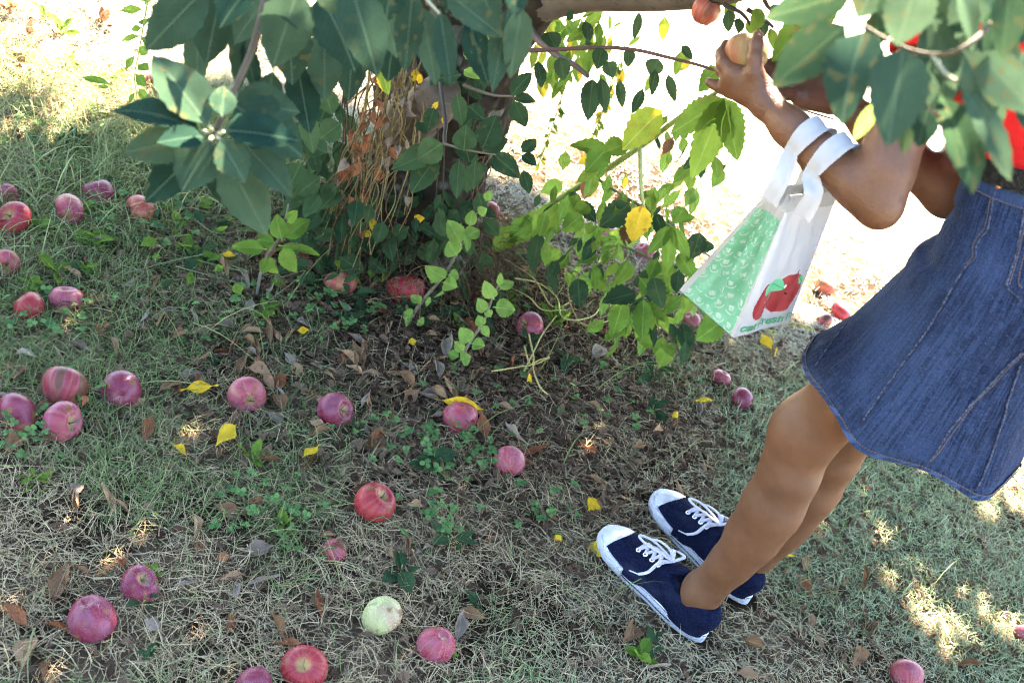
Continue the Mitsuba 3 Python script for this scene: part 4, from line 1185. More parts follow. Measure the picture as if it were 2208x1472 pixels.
def shoe(heel, toe, label, sgn, seed):
    rg = np.random.default_rng(seed)
    d = np.array([*(toe - heel), 0.0]); Ls = np.linalg.norm(d); d /= Ls
    y = np.array([-d[1], d[0], 0])
    z0 = float(hgt(*((heel + toe) / 2))) + 0.004
    M = np.eye(4); M[:3, 0], M[:3, 1], M[:3, 2], M[:3, 3] = d * (Ls / LS), y, [0, 0, 1], [heel[0], heel[1], z0]
    w = lambda v: np.asarray(v) @ M[:3, :3].T + M[:3, 3]
    key = put('shoe', (w(UPPER[0]), UPPER[1]), 'm_canvas', person, smooth=True, label=label)
    v, f = ring_stack([(-0.003, 0.0), (0.0, 0.003), (0.0, 0.0055), (-0.001, 0.006), (-0.001, 0.0068), (0.0, 0.0073), (0.0, 0.0150), (-0.0009, 0.0155), (-0.0009, 0.0163), (0, 0.0168), (0.0, 0.0225), (-0.0015, 0.0245), (-0.006, 0.0248)])
    put('sole', (w(v), f), 'm_rubber', key, smooth=28)
    v, f = ring_stack([(-0.002, 0.0092), (0.0007, 0.0094), (0.0007, 0.0112), (-0.002, 0.0114)], False)
    pin = ring_stack([(-0.002, 0.0206), (0.0006, 0.0207), (0.0006, 0.0214), (-0.002, 0.0215)], False)
    put('stripe', (w(pin[0]), pin[1]), 'm_stripe', key)
    c_ = v[f].mean(1)[:, 0]
    put('stripe', (w(v), f[(c_ > 0.05) & (c_ < 0.175)]), 'm_stripe', key)
    put('toe_cap', (w(CAP[0]), CAP[1]), 'm_rubber', key, smooth=True)
    put('bumper', (w(BUMPER[0]), BUMPER[1]), 'm_bumper', key, smooth=True)
    xs = [0.168, 0.153, 0.138, 0.124]
    tt = trimesh.creation.torus(0.0036, 0.0013, 16, 8)
    E_ = {}
    for x in xs:
        for s in (1, -1):
            yy = s * (0.0165 - 0.02 * (x - 0.12))
            p = np.array([x, yy, top_z(x, yy)])
            n = unit([0.45, s * 0.55, 1.0]); a = unit(np.cross(n, [1, 0, 0])); b = np.cross(n, a)
            tm = np.stack([a, b, n], 1)
            E_[x, s] = p + n * 0.002
            put('eyelet', (w(tt.vertices @ tm.T + p + n * 0.0006), tt.faces), 'm_metal', key, smooth=True)

    def lace(pts, n=20, r=0.0025, flat=True, name='lace'):
        p = spline(pts, n)
        v, f = tube(p, r, 8)
        if flat:      # laces are flat bands: squeeze each ring along the surface's normal
            c = np.vstack([np.repeat(p, 8, axis=0), p[:1], p[-1:]])
            v = c + (v - c) * [1.25, 1.25, 0.55]
        put(name, (w(v), f), 'm_lace', key, smooth=True)
    for i in range(3):
        for s in (1, -1):
            a, b = E_[xs[i], s], E_[xs[i + 1], -s]
            mid = (a + b) / 2; mid[2] = max(top_z(mid[0], mid[1]) + 0.0035 + 0.002 * (s > 0), mid[2])
            lace([a, mid, b])
    a, b = E_[xs[0], 1], E_[xs[0], -1]
    mid = (a + b) / 2; mid[2] = top_z(mid[0], 0) + 0.003
    lace([a, mid, b])
    K = np.array([0.112, 0, top_z(0.112, 0) + 0.006])
    for s in (1, -1):
        lace([E_[xs[3], s], (E_[xs[3], s] + K) / 2 + [0, 0, 0.002], K])
    # bow: two loops and two ends hang over the outer side
    o = sgn
    lace([K, K + [0.020, o * 0.020, 0.010], K + [0.052, o * 0.026, 0.006], K + [0.066, o * 0.016, 0.002], K + [0.046, o * 0.008, 0.008], K + [0.015, o * 0.004, 0.006], K], 34)
    lace([K, K + [-0.006, -o * 0.020, 0.008], K + [0.008, -o * 0.038, -0.006], K + [0.022, -o * 0.036, -0.012], K + [0.012, -o * 0.016, 0.004], K], 30)
    e1 = [K, K + [0.010, o * 0.022, -0.002], K + [0.012, o * 0.040, -0.022], K + [0.022, o * 0.048, -0.036]]
    lace(e1, 20)
    lace([e1[-1], e1[-1] + [0.016, o * 0.004, -0.006]], 4, 0.0012, False, 'lace_tip')
    lace([K, K + [0.018, -o * 0.012, 0.004], K + [0.044, -o * 0.024, -0.008], K + [0.060, -o * 0.030, -0.022]], 20)
    # tongue
    g = Field([0.06, -0.03, 0.03], [0.15, 0.03, 0.125], 0.003)
    g.ell([0.106, 0, 0.074], [0.034, 0.021, 0.0055], np.stack([unit([1, 0, -0.62]), [0, 1, 0], unit([0.62, 0, 1])], 1), 0.004)
    v, f = g.mesh(1)
    put('tongue', (w(v), f), 'm_canvas', key, smooth=True)


shoe(*SHOES[0], 'navy canvas shoe with white toe cap, nearer of the two', 1, 1)
shoe(*SHOES[1], 'navy canvas shoe with white toe cap, behind the other foot', 1, 2)

# ------------------------------------------------------------------ the carrier bag on the forearm
scene['m_bag'] = {'type': 'principledthin', 'base_color': proc(lambda p, n, uv: mix((0.46, 0.455, 0.45), (0.39, 0.385, 0.38), fbm(p.x * 40, p.y * 40, p.z * 20))), 'roughness': 0.32, 'diff_trans': 0.45, 'eta': 1.4}


def gusset_fn(p, n, uv):
    """Green print with rows of small white baskets, worn and creased."""
    u, v = uv.x * 5.2, uv.y * 10.5
    row = dr.floor(v)
    u = u + 0.5 * (row - 2 * dr.floor(row * 0.5))
    cx, cy = u - dr.floor(u) - 0.5, v - row - 0.5
    j = cell_rand(dr.floor(u), row, 2)
    cx, cy = cx + 0.18 * (j - 0.5), cy + 0.2 * (cell_rand(dr.floor(u), row, 4) - 0.5)
    a, b = cx * 0.93 + cy * 0.36, cy * 0.93 - cx * 0.36
    ins = smoothstep(0.0, 0.05, 0.22 + 0.14 * b - dr.abs(a)) * smoothstep(0.0, 0.06, 0.24 - dr.abs(b))
    bars = smoothstep(0.35, 0.5, noise(a * 16 + j * 9, b * 9, j * 5))
    han = 1 - smoothstep(0.03, 0.07, dr.abs(dr.sqrt(a * a + (b + 0.05) * (b + 0.05)) - 0.40))
    w = dr.maximum(ins * (0.35 + 0.65 * bars), 0.8 * han * smoothstep(0.05, 0.25, -b))
    w = w * smoothstep(0.25, 0.45, noise(u * 2.3, v * 2.1, 7.0))
    g = mix((0.13, 0.38, 0.21), (0.25, 0.50, 0.34), fbm(uv.x * 6, uv.y * 9, octaves=3))
    return mix(g, (0.56, 0.62, 0.58), 0.75 * w)


def panel_fn(p, n, uv):
    """White panel with two printed red apples and green leaves."""
    x, y = uv.x * 0.142, uv.y * 0.225
    c = mi.Color3f(0.56, 0.56, 0.585)

    def disc(cx, cy, rx, ry):
        a, b = (x - cx) / rx, (y - cy) / ry
        return 1 - smoothstep(0.96, 1.02, dr.sqrt(a * a + b * b - 0.10 * b * (1 - a * a)))
    shade = noise(x * 90, y * 30, 2.0)
    red = mix((0.34, 0.035, 0.042), (0.45, 0.09, 0.09), shade)
    c = dr.select(disc(0.040, 0.062, 0.024, 0.034) * smoothstep(0.0, 0.002, 0.040 + 0.4 * (y - 0.02) - x + 0.01) > 0.5, red, c)
    c = mix(c, (0.60, 0.56, 0.58), disc(0.093, 0.069, 0.0425, 0.0445))
    c = mix(c, red, disc(0.094, 0.069, 0.039, 0.041))
    c = mix(c, (0.16, 0.03, 0.04), (1 - smoothstep(0.0008, 0.0016, dr.abs(x - 0.098 - 0.25 * (y - 0.10)))) * smoothstep(0.092, 0.094, y) * (1 - smoothstep(0.116, 0.118, y)))

    def lf(cx, cy, l, wd, ca, sa):
        a, b = (x - cx) * ca + (y - cy) * sa, (y - cy) * ca - (x - cx) * sa
        t = dr.clip(a / l, 0, 1)
        return (1 - smoothstep(0.85, 1.0, dr.abs(b) / (wd * dr.sin(t * 3.1416) + 1e-4))) * dr.select((a > 0) & (a < l), 1.0, 0.0), b
    for args in ((0.040, 0.098, 0.046, 0.014, 0.94, -0.34), (0.046, 0.100, 0.026, 0.009, -0.3, -0.95), (0.108, 0.104, 0.030, 0.008, 0.8, -0.6)):
        m, b = lf(*args)
        c = mix(c, mix((0.06, 0.42, 0.17), (0.20, 0.60, 0.33), smoothstep(0.0005, 0.0012, dr.abs(b))), m)
    c = mix(c, (0.9, 0.9, 0.9), 1 - smoothstep(0.8, 1.0, dr.sqrt(((x - 0.082) / 0.0022) ** 2 + ((y - 0.088) / 0.0042) ** 2)))
    return c


scene['m_bag_green'] = {'type': 'principledthin', 'base_color': proc(gusset_fn), 'roughness': 0.30, 'diff_trans': 0.6, 'eta': 1.4}
scene['m_bag_panel'] = {'type': 'principledthin', 'base_color': proc(panel_fn), 'roughness': 0.30, 'diff_trans': 0.5, 'eta': 1.4}
zb, zt = 0.60, 0.825
GL, GM, GR = onz(1465, 625, zb), onz(1582, 728, zb), onz(1700, 695, zb)
GB = GL + GR - GM
TL_, TM_, TR_ = onz(1643, 428, zt), onz(1692, 458, zt), onz(1797, 443, zt)
TB_ = TL_ + TR_ - TM_


def panel(b0, b1, t0, t1, nu=28, nv=40, crumple=0.009, seed=0.0, bulge=0.0, off=0.0, u0=0., u1=1., v0=0., v1=1.):
    U, V = np.meshgrid(np.linspace(u0, u1, nu + 1), np.linspace(v0, v1, nv + 1), indexing='ij')
    U_, V_ = U[..., None], V[..., None]
    p = (b0 * (1 - U_) + b1 * U_) * (1 - V_) + (t0 * (1 - U_) + t1 * U_) * V_
    n = unit(np.cross(b1 - b0, t0 - b0))
    edge = np.sin(np.pi * U) ** 0.5 * np.clip(V * 5 + 0.12, 0, 1)
    k = meshkit.fbm(np.stack([U * 3.2 + seed, V * 1.3 + 0.6 * U, U * 0], -1), 4, 5) - 0.5
    ridge = np.abs(meshkit.noise(np.stack([U * 6 + V * 1.2 + seed, V * 0.9, U * 0], -1), 3) - 0.5)
    h = edge * (2.2 * crumple * k - 2.0 * crumple * ridge) + bulge * edge * np.sin(np.pi * V) + off
    p = p + n * h[..., None]
    kk = nv + 1
    i, j = np.meshgrid(np.arange(nu), np.arange(nv), indexing='ij')
    q = np.stack([i * kk + j, (i + 1) * kk + j, (i + 1) * kk + j + 1, i * kk + j + 1], -1).reshape(-1, 4)
    return p.reshape(-1, 3), np.vstack([q[:, [0, 1, 2]], q[:, [0, 2, 3]]]), np.stack([U, V], -1).reshape(-1, 2)


bag = thing('carrier_bag', 'small white plastic carrier bag with green side print hanging from the forearm', 'bag')
GP = dict(b0=GL, b1=GM, t0=TL_, t1=TM_, crumple=0.010, seed=3.0, bulge=-0.004)
FP_ = dict(b0=GM, b1=GR, t0=TM_, t1=TR_, crumple=0.011, seed=8.0, bulge=0.004)
m_ = panel(**FP_); put('front_panel', m_[:2], 'm_bag_panel', bag, smooth=True, uv=m_[2], label='white panel printed with two red apples')
m_ = panel(**GP, u0=0.08, u1=0.94, v1=0.93); put('side_print', m_[:2], 'm_bag_green', bag, smooth=True, uv=m_[2], label='green side panel with a pattern of white baskets')
ms = [panel(**GP, u0=0.0, u1=0.08, nu=3)[:2], panel(**GP, u0=0.94, u1=1.0, nu=3)[:2], panel(**GP, u0=0.08, u1=0.94, v0=0.93, nv=4)[:2],
      panel(GR, GB, TR_, TB_, seed=12.0)[:2], panel(GB, GL, TB_, TL_, seed=17.0)[:2], panel(GL, GM, GB, GR, nv=20, bulge=-0.006, seed=21.0)[:2]]
# the rim above the print stands up in a soft band
rim = [(TL_, TM_), (TM_, TR_), (TR_, TB_), (TB_, TL_)]
for a, b in rim:
    n = unit(np.cross(b - a, [0, 0, 1.0]))
    ms.append(panel(a, b, a + [0, 0, 0.022] - n * 0.004, b + [0, 0, 0.022] - n * 0.004, 16, 4, 0.005, 30.0)[:2])
put('sack', cat_meshes(ms), 'm_bag', bag, smooth=True)
# lettering
tx = meshkit.text_mesh('cal Fresh F', 0.0125, 0.0004, bold=True)
tx = tx.subdivide_to_size(0.0022)
V = np.array(tx.vertices); xw = V[:, 0].max()
scene['m_letter'] = {'type': 'principled', 'base_color': C(0.07, 0.33, 0.16), 'roughness': 0.4}
uu, vv = 0.05 + 0.93 * V[:, 0] / xw, 0.045 + V[:, 1] / 0.225
m_ = panel(**FP_)
G = m_[0].reshape(29, 41, 3); fu, fv = np.clip(uu * 28, 0, 27.99), np.clip(vv * 40, 0, 39.99)
iu, iv = fu.astype(int), fv.astype(int); a, b = (fu - iu)[:, None], (fv - iv)[:, None]
P = (G[iu, iv] * (1 - a) + G[iu + 1, iv] * a) * (1 - b) + (G[iu, iv + 1] * (1 - a) + G[iu + 1, iv + 1] * a) * b
nrm = unit(np.cross(GR - GM, TM_ - GM))
put('lettering', (P + nrm * (0.0015 + V[:, 2:3]), tx.faces), 'm_letter', bag, label='green words printed along the bottom of the bag')


def band(path, width_dir, w, n=40, thick=0.0):
    p = spline(path, n)
    s = np.linspace(-1, 1, 7)
    wd = np.asarray(width_dir) if np.ndim(width_dir) == 2 else np.tile(width_dir, (n, 1))
    t = unit(np.gradient(p, axis=0)); wd = unit(wd - t * (wd * t).sum(1, keepdims=True)); nn = np.cross(t, wd)
    W = np.broadcast_to(w, (n,))
    v = p[:, None] + wd[:, None] * (s[None, :, None] * W[:, None, None] / 2) + nn[:, None] * (0.0025 * np.cos(s * 2.4)[None, :, None] + 0.0012 * np.sin(s * 5)[None, :, None])
    i, j = np.meshgrid(np.arange(n - 1), np.arange(6), indexing='ij')
    q = np.stack([i * 7 + j, (i + 1) * 7 + j, (i + 1) * 7 + j + 1, i * 7 + j + 1], -1).reshape(-1, 4)
    return v.reshape(-1, 3), q


for (ca, ra, near, far, dirn) in ((at(1742, 312, 1.513), 0.0350, at(1668, 418, 1.500), TL_ * 0.25 + TB_ * 0.75 + [0, 0, 0.015], TM_ - TL_), (at(1792, 354, 1.496), 0.0405, at(1738, 452, 1.478), TR_ * 0.75 + TB_ * 0.25 + [0, 0, 0.015], TR_ - TM_)):
    axd = unit(EL_L - WR_L)
    upv = unit(np.array([0, 0, 1.0]) - axd * axd[2]); nv_ = unit(np.cross(axd, upv)); nv_ = nv_ * np.sign(-nv_ @ FW)
    arc = [ca + (nv_ * math.cos(q) + upv * math.sin(q)) * ra for q in np.radians([-20, 10, 40, 70, 100, 130, 160, 190])]
    pth = [near - [0, 0, 0.012], near + [0, 0, 0.02]] + arc + [far, far - [0, 0, 0.012]]
    dn = unit(dirn) * np.sign(dirn @ axd); mixw = np.clip(np.interp(np.linspace(0, 1, 60), [0, .7, .88, 1], [1, 1, 0, 0]), 0, 1)[:, None]
    put('handle', band(pth, unit(dn * (1 - mixw) + axd * mixw), np.interp(np.linspace(0, 1, 60), [0, .2, .35, .65, .8, 1], [0.028, 0.021, 0.029, 0.029, 0.021, 0.028]), 60), 'm_bag', bag, smooth=True)

# ------------------------------------------------------------------ leaves one can tell apart, placed at their own distances
lr = np.random.default_rng(77)


def pleaf(parent, x0, y0, x1, y1, w, d0, d1=None, mat='m_apple_leaf', kind='apple', twist=None, fold=None, curl=None, face=None, nu=14, name='leaf', roll=0.0, petiole=0.10, teeth=0.05, wave=None, **kw):
    d1 = d0 + lr.uniform(-0.03, 0.03) if d1 is None else d1
    b, t = at(x0, y0, d0), at(x1, y1, d1)
    f = (-FW + np.array([0, 0, 0.35]) + lr.normal(0, 0.25, 3)) if face is None else face
    if kind == 'lobed':
        ms = []
        for ang_, ls, ws in ((0.0, 1.0, .40), (0.62, .74, .36), (-0.62, .74, .36)):
            ax_ = unit(t - b); yy = unit(np.cross(f, ax_))
            tip = b + (ax_ * math.cos(ang_) + yy * math.sin(ang_)) * np.linalg.norm(t - b) * ls
            ms.append(leaf(b + (t - b) * .02 * abs(ang_), tip, w * ws * 1.25 * d0 / FP, f + 0.02 * ang_ * yy, .1 * ang_, .12, .12, 'apple', nu, 3, .02, teeth, int(lr.integers(1 << 30)), 0, .04))
        return put_leaf(name, cat_meshes(ms), mat, parent, **kw)
    m = leaf(b, t, w * (d0 + d1) / 2 / FP, f, lr.normal(0, 0.14) if twist is None else twist, 0.14 + 0.16 * lr.random() if fold is None else fold,
             lr.uniform(0.0, 0.22) if curl is None else curl, kind, nu, 3, lr.uniform(0.008, 0.028) if wave is None else wave, teeth, int(lr.integers(1 << 30)), roll, petiole)
    return put_leaf(name, m, mat, parent, **kw)


GREEN_STEM = (0.13, 0.17, 0.06)
PALE_STEM = (0.26, 0.26, 0.17)
# -- the hanging cluster at the upper left, about 1.15 m from the lens
branch([at(462, 290, 1.15), at(500, 205, 1.17), at(538, 120, 1.19), at(562, 40, 1.21), at(590, -90, 1.25), at(640, -300, 1.32), tb + [-0.30, -0.5, 1.45]], [.0030, .0032, .0035, .004, .005, .008, .012], (0.07, 0.052, 0.034), 40)
ROSETTE = [  # base, tip, width in photo pixels, depth
    (452, 272, 330, 112, 100, 1.13), (438, 282, 232, 226, 74, 1.13), (425, 295, 264, 330, 76, 1.17), (442, 293, 338, 302, 66, 1.12), (440, 318, 306, 436, 92, 1.19),
    (452, 302, 392, 412, 96, 1.12), (474, 300, 532, 394, 78, 1.115), (482, 285, 645, 292, 96, 1.13), (500, 225, 656, 335, 112, 1.19), (536, 318, 630, 424, 62, 1.17),
    (482, 330, 576, 508, 92, 1.20), (478, 252, 484, 182, 52, 1.10), (498, 222, 645, 240, 92, 1.20), (470, 315, 520, 470, 84, 1.23), (400, 330, 330, 410, 70, 1.24), (520, 250, 610, 400, 90, 1.25)]
for x0, y0, x1, y1, w, d in ROSETTE:
    pleaf(tree, x0, y0, x1, y1, w * 1.16, d)
for x0, y0, x1, y1 in ((462, 290, 452, 272), (462, 290, 438, 282), (462, 290, 474, 300), (462, 290, 482, 285), (462, 290, 452, 302)):
    branch([at(x0, y0, 1.15), at(x1, y1, 1.12)], [.0021, .0017], PALE_STEM, 4, 'petiole')
TOP = [(452, -30, 308, 108, 112, 1.18), (486, -50, 440, 140, 104, 1.24), (560, -60, 470, 60, 110, 1.15), (600, -40, 500, 95, 112, 1.22), (560, 20, 500, 200, 80, 1.30), (646, -30, 586, 150, 112, 1.16), (620, 20, 630, 185, 92, 1.30), (690, -10, 768, 150, 118, 1.27),
       (700, 60, 700, 215, 80, 1.36), (752, -40, 815, 164, 106, 1.14), (812, -30, 862, 125, 84, 1.30), (892, -30, 872, 156, 64, 1.20), (948, 18, 972, 186, 52, 1.20), (905, 10, 942, 182, 62, 1.23), (956, -22, 1088, 80, 66, 1.20),
       (1030, -40, 1070, 60, 66, 1.30), (1098, 10, 1064, 200, 58, 1.27), (1122, 10, 1104, 170, 70, 1.25), (1112, -70, 1112, 38, 64, 1.05), (1010, 40, 1050, 180, 60, 1.34), (850, 60, 838, 180, 66, 1.36), (760, 80, 752, 220, 70, 1.40),
       (640, 130, 668, 290, 74, 1.36), (590, 150, 560, 300, 66, 1.32), (430, 60, 420, 190, 60, 1.36), (540, 170, 600, 260, 60, 1.34), (520, 90, 560, 200, 56, 1.30), (610, -30, 640, 60, 70, 1.18), (700, -60, 740, 40, 80, 1.15), (850, -60, 830, 50, 76, 1.18), (1000, -60, 960, 30, 70, 1.22), (380, -50, 360, 40, 60, 1.22)]
for x0, y0, x1, y1, w, d in TOP:
    pleaf(tree, x0, y0, x1, y1, w * 1.06, d)
branch([at(892, -40, 1.22), at(925, 5, 1.2), at(948, 30, 1.2)], [.002, .0014], PALE_STEM, 8, 'petiole')
# boughs that carry the top row, just above the picture
branch([tb + [0.0, 0.2, 1.3], at(980, -180, 1.5), at(760, -120, 1.3), at(560, -90, 1.24)], [.016, .010, .007, .005], (0.12, 0.09, 0.06), 20, 'branch')
branch([at(980, -180, 1.5), at(1060, -80, 1.3), at(1100, -40, 1.22)], [.008, .005, .003], (0.12, 0.09, 0.06), 12, 'branch')
# -- the cluster at the upper right, nearest to the lens
RIGHT = [(1828, 50, 1664, 184, 92, 0.93), (1866, 60, 1812, 262, 104, 0.92), (1945, 105, 1916, 312, 108, 0.90), (1848, -20, 1646, 42, 66, 0.96), (1976, -50, 1938, 102, 96, 0.88), (2030, 195, 2104, 416, 90, 0.90),
         (2066, 172, 2186, 384, 54, 0.88), (2076, 108, 2142, 262, 86, 0.87), (2106, 112, 2236, 246, 80, 0.88), (2172, -30, 2166, 124, 76, 0.85), (1962, 10, 2092, 62, 72, 0.93), (2002, 235, 1978, 318, 52, 0.95), (1953, 262, 1948, 334, 28, 0.93),
         (2008, 30, 2062, 196, 54, 0.91), (2100, -40, 2060, 90, 80, 0.92), (2140, 20, 2130, 140, 70, 0.96), (2200, 110, 2250, 280, 70, 0.9), (1900, -60, 1850, 40, 80, 1.0), (2020, -70, 2010, 40, 76, 0.95), (2060, 130, 2010, 240, 56, 0.98), (2190, -60, 2230, 60, 70, 0.9), (1900, 20, 1880, 110, 70, 1.0), (1990, -20, 1960, 60, 70, 1.02), (2130, 60, 2190, 170, 64, 1.0), (2170, 150, 2120, 250, 56, 1.0), (2050, 60, 2030, 150, 60, 1.02), (1930, 180, 1890, 250, 44, 1.05), (2200, 20, 2170, 110, 60, 1.0), (1800, -30, 1740, 20, 70, 1.0), (2110, 140, 2150, 290, 66, .93), (2060, -20, 2110, 110, 74, .9), (1985, 120, 1998, 240, 60, .96), (2150, -50, 2205, 80, 80, .9), (2190, 150, 2228, 290, 66, .92), (1990, -40, 2045, 75, 70, .97), (2085, -60, 2100, 55, 70, .96), (2015, 60, 1985, 150, 56, .98), (2060, 40, 2080, 135, 60, .97), (1930, -20, 1900, 70, 60, 1.0), (2120, 60, 2090, 170, 60, .98)]
for x0, y0, x1, y1, w, d in RIGHT:
    pleaf(tree, x0, y0, x1, y1, w * 1.26, d, twist=lr.normal(0, .08), mat='m_mid_leaf' if lr.random() < .2 else 'm_apple_leaf')
pleaf(tree, 1888, 215, 1842, 306, 36, 0.97, mat='m_lime_leaf')
pleaf(tree, 1764, 28, 1664, 132, 74, 1.62, mat='m_weed_leaf')
pleaf(tree, 1800, 10, 1745, 66, 60, 1.66, mat='m_weed_leaf'); pleaf(tree, 1640, 20, 1622, 66, 40, 1.8, mat='m_weed_leaf')
branch([at(1822, 20, 0.95), at(1866, 58, 0.93), at(1940, 100, 0.91), at(2010, 118, 0.90), at(2075, 105, 0.88), at(2150, 40, 0.9), at(2260, -80, 0.95), at(2500, -300, 1.2), tb + [0.8, 0.1, 1.7]], [.0012, .0014, .0017, .002, .0022, .0026, .004, .008, .012], (0.075, 0.06, 0.035), 40)
branch([at(2010, 118, 0.90), at(2040, 160, 0.89), at(2066, 178, 0.89)], [.002, .0015], PALE_STEM, 8, 'petiole')
for pts in ([(1752, 40), (1735, 45), (1731, 52)], [(1760, 20), (1785, 32), (1776, 44)], [(1640, -20), (1660, 20), (1700, 30)], [(1560, 10), (1600, 30), (1622, 60)], [(1610, 20), (1650, 45), (1668, 60)]):
    branch([at(x, y, 1.8) for x, y in pts], [.004, .003, .0022], (0.05, 0.032, 0.028), 8, 'twig')
for x0, y0, x1, y1, w, d in ((1570, 20, 1572, 70, 34, 1.95), (1596, 38, 1592, 72, 26, 1.95), (1612, 44, 1626, 78, 26, 1.9), (1640, 40, 1648, 80, 30, 1.9), (1660, 60, 1672, 108, 24, 1.9), (1590, 6, 1560, 30, 30, 1.98), (1680, 10, 1664, 40, 30, 1.9), (1530, 40, 1520, 58, 16, 2.05)):
    pleaf(tree, x0, y0, x1, y1, w, d, mat='m_mid_leaf' if lr.random() < .5 else 'm_weed_leaf')
# -- twigs and leaves in the middle, about 2 m away
branch([at(1140, 62, 2.30), at(1165, 90, 2.22), at(1205, 122, 2.15), at(1240, 142, 2.10), at(1268, 165, 2.08)], [.010, .0075, .006, .005, .004], (0.085, 0.062, 0.055), 18, 'twig')
branch([at(1130, 110, 2.12), at(1220, 106, 2.1), at(1300, 103, 2.08), at(1370, 108, 2.05), at(1440, 124, 2.0), at(1530, 148, 1.96), at(1620, 185, 1.93), at(1720, 232, 1.92), at(1800, 258, 1.93)], [.0042, .004, .0036, .0032, .0028, .0024, .002, .0016, .0012], (0.09, 0.05, 0.045), 40, 'twig')
branch([at(950, 180, 2.2), at(960, 260, 2.15), at(958, 300, 2.1), at(960, 312, 2.08)], [.005, .004, .0036, .003], (0.05, 0.042, 0.036), 14, 'twig')
branch([at(958, 311, 2.08), at(1000, 322, 2.05), at(1040, 330, 2.03), at(1070, 334, 2.02)], [.0028, .0024, .002, .0015], (0.09, 0.085, 0.055), 12, 'twig')
branch([at(1000, 185, 2.25), at(1060, 205, 2.2), at(1105, 208, 2.16)], [.004, .003, .002], (0.10, 0.08, 0.06), 10, 'twig')
MID = [(957, 312, 842, 366, 52, 2.06), (955, 308, 898, 346, 54, 2.02), (942, 336, 886, 416, 52, 2.08), (990, 342, 984, 428, 34, 2.05), (1026, 344, 1020, 410, 34, 2.04), (1000, 326, 1006, 268, 50, 2.02), (1036, 318, 1096, 300, 60, 2.08), (1040, 322, 1072, 246, 56, 2.05), (1062, 330, 1122, 384, 42, 2.03),
       (1060, 340, 1100, 372, 40, 2.12), (1000, 300, 1012, 352, 44, 2.14), (1102, 208, 1146, 156, 34, 2.15), (1106, 212, 1156, 216, 32, 2.14), (1108, 216, 1134, 276, 34, 2.16), (1104, 216, 1106, 262, 24, 2.2), (1126, 330, 1156, 298, 28, 2.1), (1124, 336, 1158, 356, 32, 2.12), (1128, 366, 1142, 418, 26, 2.12),
       (936, 232, 922, 282, 32, 2.14), (905, 262, 918, 290, 30, 2.2), (985, 200, 996, 272, 32, 2.0), (1010, 180, 1040, 215, 34, 2.25), (1010, 228, 1044, 258, 34, 2.2), (1160, 130, 1168, 190, 28, 2.1), (1208, 122, 1216, 174, 34, 2.08), (1180, 70, 1200, 105, 40, 2.2), (1262, 96, 1272, 88, 14, 2.1), (1278, 170, 1268, 258, 40, 2.06), (1296, 166, 1306, 242, 26, 2.05),
       (1336, 172, 1342, 232, 20, 2.04), (1298, 104, 1288, 146, 32, 2.08), (1352, 100, 1358, 146, 28, 2.06), (1310, 132, 1322, 168, 30, 2.06), (1420, 128, 1402, 164, 38, 2.0), (1378, 24, 1368, 86, 18, 2.1), (1412, 150, 1406, 206, 20, 2.0), (1386, 190, 1364, 246, 22, 2.02), (1440, 160, 1456, 220, 20, 2.0), (1262, 46, 1270, 92, 24, 2.15), (1222, 30, 1236, 42, 26, 2.2), (1470, 98, 1492, 128, 22, 1.98)]
for x0, y0, x1, y1, w, d in MID:
    pleaf(tree, x0, y0, x1, y1, w * 1.15, d, mat='m_mid_leaf')
# dark leaves left of the trunk and behind the hanging cluster
for x0, y0, x1, y1, w, d in ((700, 190, 716, 250, 48, 2.0), (735, 265, 690, 300, 56, 2.2), (705, 330, 650, 300, 52, 2.3), (690, 380, 640, 420, 50, 2.3), (735, 410, 690, 450, 46, 2.35), (770, 430, 764, 486, 40, 2.3), (720, 395, 700, 440, 46, 2.35), (668, 195, 690, 236, 44, 2.1), (690, 460, 640, 505, 48, 2.35), (660, 240, 676, 330, 46, 2.1), (650, 350, 625, 400, 50, 2.2), (690, 420, 655, 470, 40, 2.3), (800, 440, 790, 480, 30, 2.3)):
    pleaf(tree, x0, y0, x1, y1, w, d, mat='m_mid_leaf')
for x0, y0, x1, y1, w, d, m in ((820, 145, 838, 205, 34, 2.1, 'm_yellowing_leaf'), (1010, 95, 1024, 140, 36, 2.0, 'm_lime_leaf'), (1044, 70, 1042, 118, 26, 2.0, 'm_lime_leaf'), (908, 160, 902, 182, 16, 2.1, 'm_yellow_leaf'), (945, 220, 930, 240, 14, 2.2, 'm_yellow_leaf'), (960, 252, 954, 266, 12, 2.2, 'm_yellow_leaf'), (1000, 150, 1035, 170, 30, 2.1, 'm_lime_leaf')):
    pleaf(tree, x0, y0, x1, y1, w, d, mat=m)
# sunlit sprays beyond the trunk
for _ in range(110):
    x, y = lr.uniform(1150, 1500), lr.uniform(10, 170)
    if x > 1330 and lr.random() < .6: continue
    a = lr.normal(1.75, 0.5); L = lr.uniform(28, 70)
    pleaf(tree, x, y, x + L * math.cos(a), y + L * math.sin(a), L * lr.uniform(.3, .5), lr.uniform(2.45, 2.8), mat='m_weed_leaf' if lr.random() < .75 else 'm_yellowing_leaf', nu=8)
for x, y, s in ((1310, 210, 0), (1290, 260, 1), (1180, 300, 2)):
    branch([at(x + 40, y - 120, 2.6), at(x + 12, y - 30, 2.6), at(x - 20, y + 60, 2.6)], [.0014, .001, .0008], (0.24, 0.26, 0.08), 12, 'twig')
    for k in range(16):
        t = k / 16
        bx, by = x + 30 - 52 * t, y - 80 + 140 * t
        pleaf(tree, bx, by, bx + lr.uniform(-16, 16), by + lr.uniform(6, 24), lr.uniform(6, 11), 2.6, mat='m_yellowing_leaf' if lr.random() < .6 else 'm_weed_leaf', nu=6, kind='lance')

